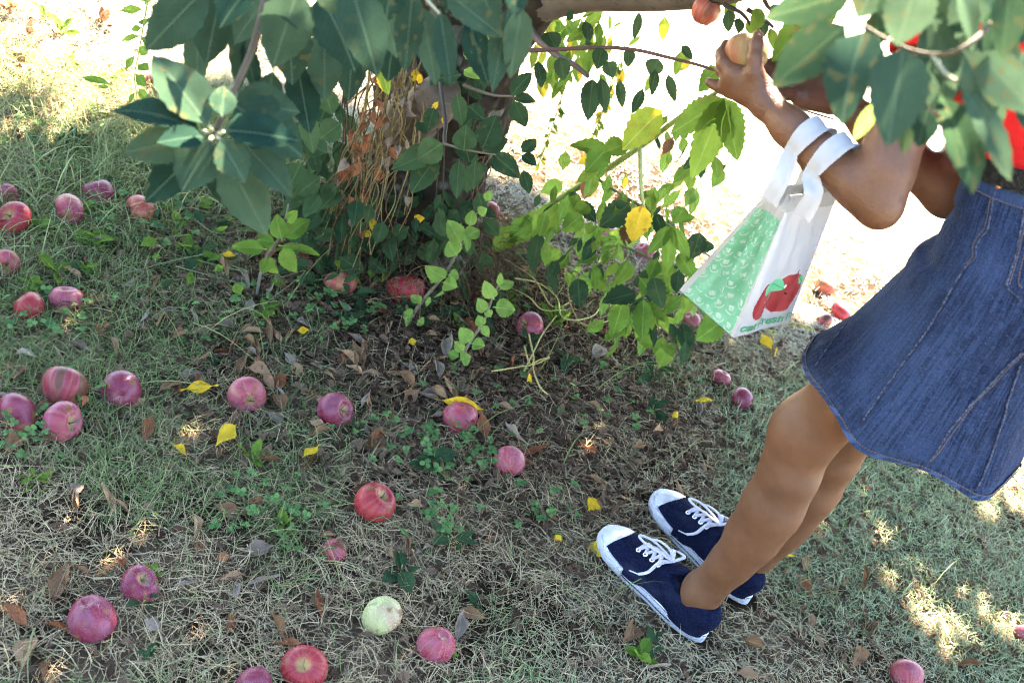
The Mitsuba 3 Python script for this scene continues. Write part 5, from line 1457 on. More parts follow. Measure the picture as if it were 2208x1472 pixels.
# -- climbing spray at the top left edge of the cluster, lit by the sun
cl = thing('hanging_vine', 'thin leafy vine with small bright leaves hanging left of the big leaf cluster', 'vine')
put_stem('stem', [at(330, -60, 2.2), at(312, 40, 2.25), at(300, 110, 2.3), at(290, 165, 2.35), at(296, 215, 2.4)], [.0016, .0009], (0.24, 0.30, 0.10), cl)
for x0, y0, x1, y1, w in ((312, 20, 256, 22, 18), (314, 15, 330, -20, 26), (306, 60, 282, 64, 16), (304, 78, 262, 86, 16), (312, 40, 312, 56, 26), (300, 100, 320, 118, 26), (290, 120, 272, 150, 22), (296, 140, 322, 150, 26), (292, 160, 314, 186, 24), (302, 80, 330, 100, 22), (320, -10, 300, -2, 22), (300, 190, 318, 216, 20), (290, 200, 278, 224, 18), (240, 182, 175, 164, 22), (240, 190, 210, 186, 10)):
    pleaf(cl, x0, y0, x1, y1, w, 2.25 + 0.25 * y0 / 200, mat='m_weed_leaf', kind='lance')

# ------------------------------------------------------------------ the tall weed right of the trunk
def gd(x, y):
    return depth_of(ong(x, y, 0.02))


weed = thing('tall_weed', 'tall leaning weed with large translucent green and yellowing lobed leaves right of the trunk', 'plant')
G1 = (0.22, 0.27, 0.08)
put_stem('stem', [ong(1118, 492), at(1150, 465, 2.92), at(1220, 420, 2.80), at(1300, 370, 2.62), at(1390, 310, 2.45), at(1470, 250, 2.32), at(1550, 196, 2.2), at(1640, 140, 2.08)], [.0095, .009, .008, .0072, .006, .005, .004, .003], G1, weed, 8, 40)
put_stem('stem', [at(1282, 382, 2.66), at(1340, 420, 2.6), at(1404, 458, 2.56), at(1470, 508, 2.52), at(1540, 560, 2.5)], [.004, .0035, .003, .0025, .002], (0.14, 0.17, 0.07), weed, 6, 24)
put_stem('stem', [ong(1110, 540), at(1200, 560, 2.74), at(1268, 504, 2.72), at(1330, 526, 2.66), at(1400, 556, 2.6), at(1474, 612, 2.56), at(1600, 690, 2.55), at(1700, 722, 2.6)], [.005, .004, .004, .0036, .003, .0026, .0018, .0012], (0.16, 0.19, 0.07), weed, 6, 34)
put_stem('stem', [at(1380, 318, 2.44), at(1381, 370, 2.44), at(1384, 420, 2.45), at(1390, 452, 2.46)], [.0045, .0045, .004, .003], (0.30, 0.34, 0.14), weed, 7, 12)
put_stem('stem', [at(1120, 540, 2.8), at(1180, 545, 2.74), at(1230, 580, 2.66), at(1290, 605, 2.6), at(1330, 622, 2.56)], [.004, .003, .0022, .0016], (0.2, 0.24, 0.09), weed, 6, 16)
WEED = [(1562, 212, 1492, 386, 150, 2.2, 'm_weed_leaf', 'lobed'), (1566, 214, 1580, 300, 60, 2.18, 'm_weed_leaf', 'apple'), (1430, 236, 1340, 322, 76, 2.36, 'm_yellowing_leaf', 'apple'), (1318, 322, 1228, 312, 40, 2.5, 'm_weed_leaf', 'apple'), (1300, 330, 1246, 352, 36, 2.5, 'm_yellow_leaf', 'apple'),
        (1312, 316, 1262, 372, 54, 2.44, 'm_weed_leaf', 'apple'), (1350, 310, 1300, 330, 50, 2.42, 'm_weed_leaf', 'round'), (1214, 392, 1166, 416, 42, 2.72, 'm_weed_leaf', 'apple'), (1218, 440, 1146, 514, 64, 2.6, 'm_weed_leaf', 'apple'), (1116, 486, 1062, 545, 50, 2.68, 'm_weed_leaf', 'apple'), (1145, 462, 1104, 530, 56, 2.66, 'm_weed_leaf', 'apple'),
        (1164, 500, 1146, 586, 42, 2.58, 'm_mid_leaf', 'apple'), (1256, 462, 1212, 500, 46, 2.56, 'm_weed_leaf', 'round'), (1360, 438, 1292, 490, 60, 2.5, 'm_mid_leaf', 'apple'), (1388, 440, 1362, 522, 58, 2.42, 'm_yellow_leaf', 'apple'), (1448, 488, 1436, 594, 74, 2.44, 'm_weed_leaf', 'lobed'), (1476, 446, 1452, 482, 40, 2.5, 'm_weed_leaf', 'apple'),
        (1374, 630, 1298, 650, 54, 2.44, 'm_mid_leaf', 'apple'), (1345, 642, 1322, 722, 50, 2.5, 'm_weed_leaf', 'apple'), (1388, 640, 1384, 736, 46, 2.46, 'm_weed_leaf', 'apple'), (1410, 596, 1426, 664, 48, 2.44, 'm_mid_leaf', 'apple'), (1432, 560, 1430, 626, 56, 2.5, 'm_weed_leaf', 'apple'), (1406, 575, 1388, 640, 44, 2.54, 'm_weed_leaf', 'lobed'),
        (1246, 598, 1250, 664, 46, 2.56, 'm_mid_leaf', 'apple'), (1258, 505, 1254, 566, 32, 2.5, 'm_lime_leaf', 'apple'), (1270, 440, 1240, 460, 36, 2.6, 'm_weed_leaf', 'round'), (1250, 430, 1286, 480, 34, 2.62, 'm_mid_leaf', 'apple'), (1500, 400, 1476, 446, 30, 2.5, 'm_lime_leaf', 'lance'), (1460, 545, 1500, 600, 40, 2.52, 'm_weed_leaf', 'apple'),
        (1510, 500, 1490, 560, 44, 2.5, 'm_mid_leaf', 'round'), (1528, 520, 1522, 545, 30, 2.5, 'm_mid_leaf', 'apple'), (1560, 690, 1500, 735, 56, 2.5, 'm_weed_leaf', 'apple'), (1430, 740, 1450, 770, 34, 2.55, 'm_weed_leaf', 'apple'), (1480, 730, 1470, 790, 26, 2.55, 'm_mid_leaf', 'lance'), (1330, 560, 1300, 600, 36, 2.56, 'm_weed_leaf', 'apple'), (1300, 580, 1270, 600, 34, 2.58, 'm_mid_leaf', 'round'),
        (1210, 540, 1180, 560, 30, 2.66, 'm_weed_leaf', 'apple'), (1545, 145, 1508, 196, 46, 2.08, 'm_weed_leaf', 'apple'), (1450, 300, 1432, 330, 22, 2.4, 'm_dry_leaf', 'apple'), (1455, 292, 1425, 336, 24, 2.4, 'm_rust_leaf', 'lance'), (1270, 390, 1260, 430, 34, 2.6, 'm_rust_leaf', 'apple'), (1352, 420, 1320, 470, 40, 2.58, 'm_dry_leaf', 'apple'), (1360, 480, 1350, 530, 44, 2.6, 'm_dry_leaf', 'apple'), (1352, 372, 1344, 410, 14, 2.5, 'm_yellowing_leaf', 'lance')]
for x0, y0, x1, y1, w, d, m, k in WEED:
    pleaf(weed, x0, y0, x1, y1, w, d, mat=m, kind=k, nu=20 if k == 'lobed' else 14, teeth=0.08, wave=0.03, twist=lr.normal(0, .35))
anchor = [(1220, 430), (1300, 375), (1380, 440), (1330, 440), (1404, 458), (1460, 500), (1268, 504), (1330, 526), (1400, 556), (1460, 600), (1230, 580), (1300, 608), (1400, 640), (1340, 680), (1430, 690), (1480, 640), (1520, 560), (1450, 390), (1500, 330), (1180, 480), (1420, 300), (1395, 700)]
for k in range(220):
    x, y = anchor[k % len(anchor)]
    x, y = x + lr.normal(0, 26), y + lr.normal(0, 22)
    a = lr.normal(1.9, 0.6); L = lr.uniform(24, 66)
    d = min(lr.uniform(2.45, 2.75), gd(x, y) - 0.12, gd(x + L * math.cos(a), y + L * math.sin(a)) - 0.08)
    pleaf(weed, x, y, x + L * math.cos(a), y + L * math.sin(a), L * lr.uniform(.35, .65), d, mat=('m_weed_leaf', 'm_weed_leaf', 'm_weed_leaf', 'm_lime_leaf', 'm_mid_leaf', 'm_weed_leaf')[k % 6], kind=('apple', 'round', 'lance')[k % 3], nu=9, twist=lr.normal(0, .5))
# seed spikes
for x, y, dx, dy in ((1300, 575, 28, -46), (1378, 520, 0, -70), (1440, 470, 20, 60), (1600, 690, 70, 30), (1690, 690, 60, 20)):
    p = spline([at(x, y, 2.55), at(x + dx * .5 + 4, y + dy * .5, 2.54), at(x + dx, y + dy, 2.53)], 14)
    beads = [tube(p, .0008, 4)]
    for q in p[2:]:
        for _ in range(3):
            s = trimesh.creation.icosphere(1, 0.0022 * lr.uniform(.7, 1.2)); s.apply_translation(q + lr.normal(0, .0028, 3)); beads.append((np.array(s.vertices), np.array(s.faces)))
    v, f = cat_meshes(beads)
    put('seed_spike', (v, f), 'm_stem', weed, smooth=True, color=np.tile((0.30, 0.29, 0.10), (len(v), 1)))

# ------------------------------------------------------------------ light green shoots below the trunk
def shoot(label, stem, leaves, colr, mat, r=0.0035):
    t = thing('leafy_shoot', label, 'plant')
    n = len(stem)
    b = ong(*stem[0]); d0 = depth_of(b)
    pts = [b] + [at(x, y, d0 - 0.14 * (i + 1) / n) for i, (x, y) in enumerate(stem[1:])]
    put_stem('stem', pts, [r, r * .8, r * .5], colr, t, 7, 30)
    ys = [p[1] for p in stem]
    for x0, y0, x1, y1, w in leaves:
        d = d0 - 0.14 * np.interp(-y0, [-ys[0], -ys[-1]], [0, 1]) - 0.012
        pleaf(t, x0, y0, x1, y1, w, d, d - lr.uniform(-.015, .03), mat=mat, kind='round', nu=16, teeth=0.07, petiole=0.14, wave=0.02)
    return t


shoot('tall light green leafy shoot rising in front of the red striped apple', [(868, 716), (908, 652), (958, 592), (998, 522), (1022, 470), (1052, 424)],
      [(994, 528, 966, 474, 46), (1004, 512, 1034, 494, 36), (986, 552, 966, 520, 42), (964, 600, 916, 574, 42), (966, 592, 990, 600, 32), (954, 608, 986, 618, 38), (936, 640, 956, 632, 26), (930, 652, 916, 650, 22), (908, 656, 886, 636, 24), (900, 690, 914, 700, 24), (890, 682, 870, 672, 28), (1012, 490, 1020, 452, 26), (1030, 460, 1050, 450, 24), (880, 700, 872, 684, 24), (1000, 500, 1010, 540, 24), (1046, 434, 1060, 410, 20), (940, 610, 930, 600, 20)], (0.11, 0.09, 0.06), 'm_lime_leaf', 0.0040)
shoot('smaller light green leafy shoot, right one of the pair below the trunk', [(984, 792), (1012, 740), (1042, 694), (1058, 654), (1078, 606)],
      [(1066, 646, 1044, 606, 34), (1076, 616, 1080, 588, 16), (1076, 626, 1108, 604, 30), (1064, 662, 1112, 668, 44), (1046, 676, 1030, 642, 28), (1052, 668, 1058, 684, 20), (1042, 704, 1030, 680, 26), (1040, 700, 1054, 726, 20), (1014, 740, 992, 706, 36), (1016, 740, 1046, 746, 32), (990, 770, 966, 758, 26), (992, 776, 1016, 768, 34), (984, 780, 960, 812, 24), (1000, 758, 980, 736, 24)], (0.17, 0.155, 0.11), 'm_lime_leaf', 0.0036)
shoot('grey stemmed sapling with soft green leaves left of the trunk', [(552, 646), (562, 590), (578, 548), (598, 520), (616, 470), (622, 440)],
      [(576, 538, 500, 530, 40), (584, 540, 560, 492, 34), (608, 520, 596, 462, 40), (610, 518, 668, 470, 42), (606, 530, 640, 588, 44), (584, 552, 566, 590, 34), (600, 530, 690, 545, 24), (620, 480, 640, 455, 26), (572, 560, 600, 590, 26), (594, 524, 556, 516, 26)], (0.12, 0.115, 0.09), 'm_weed_leaf', 0.0036)

# ------------------------------------------------------------------ dried vines on the trunk
vine = thing('dried_vine', 'tangle of dried tan tendrils with shrivelled rust leaves over the trunk front', 'vine')


def vd(y):
    return float(np.interp(y, [100, 330, 560], [2.24, 2.37, 2.50]))


for k in range(44):
    x0, y0 = lr.uniform(790, 915), lr.uniform(120, 210)
    x1, y1 = x0 - lr.uniform(20, 150), lr.uniform(330, 600)
    pts = []
    for t in np.linspace(0, 1, 7):
        x = x0 + (x1 - x0) * t ** 1.15 + lr.normal(0, 9) * (0 < t < 1) + 14 * math.sin(t * 5 + k) * (0 < t < 1); y = y0 + (y1 - y0) * t
        pts.append(at(x, y, vd(y) - 0.03 + lr.normal(0, 0.02)))
    c = lerp((0.085, 0.045, 0.022), (0.21, 0.16, 0.065), lr.random())
    put_stem('tendril', pts, [.0016, .0013, .0010], c, vine, 5, 36)
for x, y in ((790, 240), (804, 238), (795, 262), (808, 282), (800, 300), (848, 226), (832, 250), (768, 300), (760, 320), (748, 340), (742, 360), (786, 370), (792, 392), (782, 410), (752, 420), (775, 330), (762, 350), (820, 160), (856, 180), (862, 205), (878, 215), (874, 235), (846, 292), (850, 310), (838, 318), (842, 336), (736, 372), (788, 350), (770, 430), (758, 460), (815, 355), (868, 300), (800, 410), (765, 500), (870, 420), (812, 215), (760, 280)):
    a = lr.uniform(0.6, 2.4); L = lr.uniform(24, 42)
    pleaf(vine, x, y, x + L * math.cos(a), y + L * math.sin(a), L * .8, vd(y) - 0.03, mat='m_pale_dry_leaf' if x > 840 or lr.random() < .2 else 'm_rust_leaf', kind='round', curl=0.5, roll=1.2, twist=lr.normal(0, .7), fold=.1, wave=0.07, nu=9)
for x0, y0, x1, y1, w in ((900, 150, 890, 176, 14), (816, 175, 828, 178, 12), (906, 480, 900, 462, 16), (785, 500, 800, 510, 12), (800, 470, 806, 500, 14)):
    pleaf(vine, x0, y0, x1, y1, w * 1.4, vd(y0) - .02, mat='m_yellow_leaf', kind='round', nu=8)
roots = thing('hanging_rootlets', 'dark brown dry stems hanging thickly right of the trunk', 'vine')
ms = []
for k in range(90):
    x0, y0 = lr.uniform(985, 1075), lr.uniform(150, 330)
    y1 = y0 + lr.uniform(90, 260); x1 = x0 - (y1 - y0) * lr.uniform(.25, .55) + lr.normal(0, 10)
    pts = [at(x0 + (x1 - x0) * t + lr.normal(0, 6), y0 + (y1 - y0) * t, 2.46 + 0.18 * (y0 + (y1 - y0) * t - 150) / 400 + lr.normal(0, .03)) for t in np.linspace(0, 1, 6)]
    p = spline(pts, 18)
    if k < 24:
        put_stem('rootlet', pts, [.0024, .0014], lerp((0.09, 0.05, 0.03), (0.24, 0.15, 0.08), lr.random()), roots, 5, 22)
    else:
        ms.append(tube(p, lr.uniform(.0010, .0020), 4))
v, f = cat_meshes(ms)
put('fine_rootlets', (v, f), 'm_stem', roots, smooth=True, color=np.tile((0.13, 0.075, 0.045), (len(v), 1)), kind='stuff')
# dead grass hanging about the trunk's foot
n = 2600
an = lr.uniform(0, 6.283, n); rr = 0.13 + np.abs(lr.normal(0, 0.11, n))
q = np.column_stack([TRUNK[0] + 0.03 + rr * np.cos(an), TRUNK[1] + rr * np.sin(an), np.zeros(n)]); q[:, 2] = hgt(q[:, 0], q[:, 1]) + np.clip(lr.uniform(-0.02, 0.16, n) * (rr < .22), 0, 1)
v, f, c = strips(lr, q, lr.uniform(.06, .17, n), lr.uniform(.0012, .0026, n), an + lr.normal(0, .8, n), lr.uniform(-.6, 1.0, n), lr.uniform(.1, .6, n), lr.normal(0, .25, n), 6, lerp((0.035, 0.024, 0.017), (0.17, 0.125, 0.075), lr.random(n) ** 1.5))
put('dead_grass', (v, f), 'm_grass', color=c, kind='stuff', label='dark dead grass tangled about the foot of the trunk', cat='grass')

# leaves that hide the trunk: climbing ivy-like growth over its front and sides
ivy = thing('climbing_vine', 'dark leafy climber growing over the shaded sides of the trunk', 'vine')
for k in range(130):
    if k % 2:
        x, y = lr.uniform(635, 745), lr.uniform(180, 560)
        if k % 4 == 3: x, y = lr.uniform(700, 980), lr.uniform(440, 560)
    else:
        x, y = lr.uniform(900, 1060), lr.uniform(150, 520)
        if lr.random() < .5: continue
        if 740 < x < 960 and y < 430 and lr.random() < .93: continue
    a = lr.normal(1.7, 0.7); L = lr.uniform(30, 62)
    d = min(vd(y) + lr.uniform(-.10, .04) + (0.03 if k % 2 else 0), gd(x, y) - .06)
    pleaf(ivy, x, y, x + L * math.cos(a), y + L * math.sin(a), L * lr.uniform(.5, .75), d, mat='m_mid_leaf', kind=('apple', 'round')[k % 2], nu=9, twist=lr.normal(0, .5))
for k in range(110):
    x, y = (lr.uniform(640, 790), lr.uniform(300, 570)) if k % 3 else (lr.uniform(780, 1060), lr.uniform(400, 560))
    a = lr.normal(1.6, 0.8); L = lr.uniform(26, 52)
    d = min(vd(y) + lr.uniform(-.02, .10), gd(x, y) - .06)
    pleaf(ivy, x, y, x + L * math.cos(a), y + L * math.sin(a), L * lr.uniform(.5, .8), d, mat='m_mid_leaf', kind=('apple', 'round')[k % 2], nu=8, twist=lr.normal(0, .6))
for k in range(14):
    x0 = lr.uniform(660, 1050); x1 = x0 + lr.normal(0, 40)
    put_stem('stem', [at(x0, 140, vd(140)), at((x0 + x1) / 2 + lr.normal(0, 15), 330, vd(330)), at(x1, 540, min(vd(540), gd(x1, 540) - .02))], [.0022, .0016], (0.045, 0.035, 0.022), ivy, 5, 16)
creep = thing('creeping_weed', 'low creeping weed with many small dark leaves spreading left of the trunk foot', 'plant')
for k in range(130):
    x, y = (lr.uniform(330, 800), lr.uniform(420, 610)) if k % 3 else (lr.uniform(640, 1100), lr.uniform(520, 640))
    b = ong(x, y, lr.uniform(.01, .07)); d = depth_of(b)
    a = lr.uniform(0, 6.28); L = lr.uniform(22, 48)
    pleaf(creep, x, y, x + L * math.cos(a), y + L * math.sin(a) * .7, L * lr.uniform(.35, .7), d, d + lr.normal(0, .02), mat=('m_mid_leaf', 'm_mid_leaf', 'm_weed_leaf')[k % 3], kind=('apple', 'round', 'lance')[k % 3], nu=8, face=np.array([0, -.2, 1.0]) + lr.normal(0, .4, 3))
for k in range(10):
    x, y = lr.uniform(350, 760), lr.uniform(440, 600)
    put_stem('stem', [ong(x, y, .01), ong(x + lr.normal(0, 60), y + lr.normal(0, 25), .05), ong(x + lr.normal(0, 110), y + lr.normal(0, 40), .03)], [.0016, .001], (0.10, 0.11, 0.05), creep, 5, 16)

# thin vine loops lying right of the shoots
loop = thing('trailing_vine', 'yellowish looping vine stems trailing over the ground right of the shoots', 'vine')
for pts in ([(1090, 560), (1150, 600), (1190, 660), (1230, 650), (1240, 625), (1225, 618), (1232, 660), (1260, 700), (1320, 690)], [(1110, 600), (1160, 610), (1200, 640), (1210, 680), (1240, 690), (1280, 680), (1300, 650)], [(1100, 620), (1140, 640), (1170, 668), (1220, 668)], [(1140, 720), (1150, 780), (1120, 790), (1060, 800)], [(1130, 745), (1145, 785), (1185, 770), (1150, 785), (1162, 830), (1180, 850)], [(1200, 680), (1170, 720), (1150, 760), (1130, 800)]):
    put_stem('stem', [ong(x, y, 0.03 + 0.05 * lr.random()) for x, y in pts], [.0020, .0016], lerp((0.30, 0.22, 0.08), (0.36, 0.34, 0.12), lr.random()), loop, 5, 60)

# ------------------------------------------------------------------ leaves fallen on the ground
def fallen(x, y, L, ang, w, mat, label, group=None, roll=None, curl=None, kind='apple', up=0.012, tilt=None, cat='leaf', name='fallen_leaf', **kw):
    """Leaf lying on the ground: centre pixel, length in pixels, direction in the photo (degrees, clockwise from right)."""
    c, s = math.cos(math.radians(ang)), math.sin(math.radians(ang))
    b, t = ong(x - c * L / 2, y - s * L / 2, up), ong(x + c * L / 2, y + s * L / 2, up)
    want = L * depth_of((b + t) / 2) / FP      # a leaf lying along the line of sight is not drawn out beyond its real size
    ln = np.linalg.norm(t - b)
    if ln > 1.35 * want: m_ = (b + t) / 2; b, t = m_ + (b - m_) * 1.35 * want / ln, m_ + (t - m_) * 1.35 * want / ln
    t = t + [0, 0, (lr.uniform(0, .02) if tilt is None else tilt)]
    m = leaf(b, t, w * depth_of(b) / FP, np.array([0, 0, 1.0]) + lr.normal(0, .35, 3), lr.normal(0, .4), .15, lr.uniform(-.4, .5) if curl is None else curl, kind, 12, 3, lr.uniform(.02, .07), .03, int(lr.integers(1 << 30)), lr.uniform(.2, 2.6) if roll is None else roll, 0.12)
    v = m[0].copy(); v[:, 2] = np.maximum(v[:, 2], hgt(v[:, 0], v[:, 1]) + 0.004)
    key = thing(name, label, cat, group)
    add(key, (v, m[1]), mat, True, m[2])
    return key


Yl = lambda x, y, L, a, w, label, **kw: fallen(x, y, L, a, w, kw.pop('mat', 'm_yellow_leaf'), label, roll=kw.pop('roll', .15), curl=kw.pop('curl', .06), up=kw.pop('up', .022), name='yellow_leaf', **kw)
Yl(427, 844, 80, 6, 32, 'bright yellow leaf lying flat left of the apple with two dimples')
Yl(488, 942, 80, 130, 40, 'bright yellow leaf below the apple with two dimples')
Yl(669, 977, 56, 138, 27, 'half brown yellow leaf on the straw near the centre left')
Yl(992, 872, 112, 14, 36, 'long arched yellow leaf standing behind a pink apple', curl=-.30, up=.045, tilt=0)
Yl(1277, 1089, 38, 128, 36, 'round yellow leaf on the lawn above the toe of the nearer shoe')
Yl(1201, 1165, 26, 60, 20, 'tiny yellow leaf left of the nearer shoe')
Yl(1139, 822, 34, 115, 22, 'crumpled yellow leaf below the looping vine stems')
Yl(1455, 897, 26, 80, 18, 'small yellow leaf left of the two apples under the bag')
Yl(1515, 868, 32, 20, 24, 'yellow leaf just left of the apple below the skirt')
Yl(1697, 1198, 42, 12, 16, 'yellow leaf right of the legs')
Yl(386, 970, 44, 40, 26, 'pale curled yellow leaf left of the half brown one', roll=1.2)
Yl(1652, 738, 44, 60, 30, 'orange yellow leaf in sun below the bag')
Yl(1672, 760, 34, 100, 22, 'second orange yellow leaf in sun below the bag')
Yl(490, 552, 36, 20, 18, 'yellow leaf among weeds left of the sapling')
Yl(652, 716, 28, 10, 18, 'yellow tipped leaf on dark litter left of the clover')
Yl(888, 740, 22, 0, 18, 'small yellow cup of a leaf in front of the taller light green shoot')
Yl(832, 600, 56, 128, 24, 'mustard curled leaf standing between the two apples below the trunk', roll=1.3, up=.05, mat='m_yellowing_leaf')
tl = SHOES[0][1] - (SHOES[0][1] - SHOES[0][0]) * 0.055
k_ = thing('yellow_leaf', 'yellow leaf scrap stuck on the white toe of the nearer shoe', 'leaf')
m = leaf(at(1272, 1168, 2.125), at(1298, 1200, 2.10), 34 * 2.1 / FP, -FW + [0, 0, .6], .2, .15, .1, 'round', 10, 3, .02, .03, 5)
add(k_, (m[0], m[1]), 'm_yellow_leaf', True, m[2])
D = lambda x, y, L, a, w, label, mat='m_dry_leaf', **kw: fallen(x, y, L, a, w, mat, label, name='dry_leaf', **kw)
D(346, 690, 52, 100, 40, 'brown leaf with upturned corners on straw right of the lumpy apple', roll=.9)
D(325, 1352, 56, 110, 40, 'pale brown leaf right of the large apple at the lower left', mat='m_pale_dry_leaf', roll=.4)
D(498, 1340, 50, 110, 34, 'orange brown leaf with a stalk on straw, lower left of centre', mat='m_rust_leaf', roll=.4)
D(566, 1257, 62, 5, 30, 'greyish brown flat leaf above the orange brown one', mat='m_pale_dry_leaf', roll=.3)
D(430, 1180, 44, 120, 32, 'folded brown leaf on straw right of the purple apples', roll=.8)
D(480, 1204, 38, 0, 24, 'oval reddish brown leaf near the folded brown leaf', mat='m_rust_leaf', roll=.3)
D(405, 1260, 66, -4, 18, 'rolled grey brown leaf lying flat above the orange brown leaf', mat='m_pale_dry_leaf', roll=2)
D(1110, 940, 74, 60, 40, 'large pale creased leaf right of the apple with a yellow leaf', mat='m_pale_dry_leaf', roll=.7, up=.03)
D(1150, 978, 56, -8, 30, 'orange brown leaf touching the apple on the clover', mat='m_rust_leaf', roll=.8)
D(945, 850, 60, 45, 26, 'tan leaf standing above the arched yellow leaf', roll=1.2, up=.03)
D(1262, 975, 50, 70, 34, 'bright rust leaf catching the sun on the lawn', mat='m_rust_leaf', roll=.9)
D(1280, 1036, 60, 35, 20, 'curled brown leaf below the bright rust leaf', roll=1.8)
D(1735, 1262, 66, 60, 34, 'orange brown leaf on grass behind the far heel', mat='m_rust_leaf', roll=.9)
D(1735, 1216, 44, 100, 26, 'dark curled leaf just above the orange brown one behind the far heel', roll=1.2)
D(1895, 1412, 66, 62, 16, 'grey rolled leaf standing up left of the pink apple at lower right', mat='m_pale_dry_leaf', roll=2.4, up=.03)
D(1620, 1392, 50, 35, 36, 'brown leaf on grass right of the heel of the nearer shoe', roll=1)
D(2080, 1440, 60, 20, 30, 'tan leaf in the sun patch at the bottom right', roll=1.2)
D(1415, 926, 46, 110, 26, 'tan leaf with a sharp point on the lawn below the tall weed', roll=1)
D(845, 1200, 60, 70, 22, 'long brown leaf below the red speckled apple', roll=1.8)
D(215, 525, 56, 5, 40, 'pale tan leaf below the bright red apple of the upper left', mat='m_pale_dry_leaf', roll=.8)
D(165, 752, 64, 30, 26, 'rolled tan leaf above the group of three apples', mat='m_pale_dry_leaf', roll=2)
D(245, 750, 66, 70, 24, 'curled brown leaf above the smooth dark purple apple', roll=2)
D(598, 832, 40, -35, 30, 'rust leaf at the right of the apple with two dimples', mat='m_rust_leaf', roll=.8)
D(560, 802, 64, 15, 44, 'brown leaf behind the apple with two dimples', roll=.8, up=.03)
D(178, 872, 46, 95, 22, 'brown leaf leaning on the pink apple of the group of three', mat='m_rust_leaf', roll=1, up=.05)
D(1010, 1330, 74, 25, 34, 'dark brown leaf on rotting skins right of the greenish apple', roll=1)
D(160, 1065, 60, 100, 34, 'olive grey folded leaf standing in grass on the left', mat='m_pale_dry_leaf', roll=1, up=.03)
D(100, 1440, 56, 110, 34, 'brown curled leaf at the bottom left in a sun fleck', roll=1.2)
D(820, 1262, 44, 70, 26, 'grey green stiff leaf above the greenish apple', mat='m_pale_dry_leaf', roll=.5)
D(1410, 1445, 60, 5, 26, 'grey folded leaf at the bottom, below the nearer shoe', mat='m_pale_dry_leaf', roll=.6)
LANDMARKS = [(195, 1333, 'the large purple apple'), (655, 1442, 'the glossy deep red apple'), (822, 1325, 'the pale green apple'), (807, 1085, 'the red speckled apple'), (1097, 997, 'the apple on clover'), (990, 900, 'the arched yellow leaf'),
             (720, 884, 'the apple behind long grass'), (533, 850, 'the apple with two dimples'), (259, 845, 'the lone smooth purple apple'), (100, 880, 'the group of three apples'), (110, 650, 'the weed covered apple pair'), (30, 474, 'the bright red apple'), (213, 430, 'the upper left apple cluster'),
             (731, 614, 'the pale orange apple'), (874, 626, 'the red striped apple'), (1143, 706, 'the left facing pink apple'), (1577, 840, 'the two apples below the bag'), (580, 560, 'the grey stemmed sapling'), (1040, 720, 'the smaller light green shoot'), (718, 1188, 'the sunken maroon apple'), (1400, 1250, 'the nearer shoe'), (1500, 1120, 'the farther shoe'), (1955, 1456, 'the pink apple at lower right'), (400, 690, 'the leaf with upturned corners'), (1262, 975, 'the bright rust leaf'), (488, 942, 'the large yellow leaf'), (1000, 560, 'the foot of the trunk')]


def whereabouts(dx, dy):
    a, r = math.degrees(math.atan2(dy, dx)) % 360, math.hypot(dx, dy)
    w = ('right of', 'below right of', 'below', 'below left of', 'left of', 'above left of', 'above', 'above right of')[int((a + 22.5) // 45) % 8]
    return ('just ' if r < 75 else 'some way ' if r > 170 else '') + w


grp = 'dry leaves scattered under the tree'
lab = 'dry curled leaf, brown or greyish, lying loose in the straw under the tree'
n_ok = 0
while n_ok < 230:
    if n_ok < 140:
        x, y = lr.normal(760, 330), lr.normal(720, 120)
    else:
        x, y = lr.uniform(0, 2208), lr.uniform(480, 1472)
    if not (0 < x < 2208 and 380 < y < 1472): continue
    if x > 1150 and (y < 760 or lr.random() < .5): continue
    q = ong(x, y)
    if shoe_dist(q[None, :2])[0] < .06: continue
    L = lr.uniform(.032, .062) * FP / depth_of(q)
    r_ = lr.random()
    mt = 'm_dry_leaf' if r_ < .62 else 'm_pale_dry_leaf' if r_ < .86 else 'm_rust_leaf'
    near_ = min(LANDMARKS, key=lambda m: (m[0] - x) ** 2 + (m[1] - y) ** 2)
    side_ = whereabouts(x - near_[0], y - near_[1])
    tone = {'m_dry_leaf': 'brown', 'm_pale_dry_leaf': 'greyish tan', 'm_rust_leaf': 'rust red'}[mt]
    rl = lr.uniform(.4, 3.6)
    fallen(x, y, L, lr.uniform(0, 360), L * lr.uniform(.45, .8), mt, f"{tone} dry {'rolled ' if rl > 2.0 else ''}leaf {side_} {near_[2]}", grp, roll=rl, name='dry_leaf')
    n_ok += 1
# crumbs of leaves between them
n = 15000
q = np.column_stack([lr.normal(TRUNK[0] + 0.12, 0.50, n), lr.normal(TRUNK[1] - 0.22, 0.34, n), np.zeros(n)])
k = int(n * 0.30); q[:k, 0], q[:k, 1] = lr.uniform(-1.6, 1.4, k), lr.uniform(.8, 2.8, k)
q = q[seen(q) & (shoe_dist(q[:, :2]) > .05)]
q[:, 2] = hgt(q[:, 0], q[:, 1]) + lr.uniform(.003, .016, len(q))
n = len(q)
L, W = lr.uniform(.007, .034, n), lr.uniform(.005, .018, n)
a, e = lr.uniform(0, 6.283, n), lr.normal(0, .35, n)
X_ = np.stack([np.cos(a) * np.cos(e), np.sin(a) * np.cos(e), np.sin(e)], -1)
Y_ = unit(np.cross(np.stack([lr.normal(0, .4, n), lr.normal(0, .4, n), np.ones(n)], -1), X_)); Z_ = np.cross(X_, Y_)
P_ = []
for u, v_, z in ((-.5, 0, 0), (-.1, .5, .3), (-.05, 0, 0), (-.1, -.5, .3), (.3, .35, .35), (.5, 0, .1), (.3, -.4, .25)):
    P_.append(q + X_ * (u * L)[:, None] + Y_ * (v_ * W)[:, None] + Z_ * (z * W * lr.uniform(.2, 1.4, n))[:, None])
v = np.stack(P_, 1)
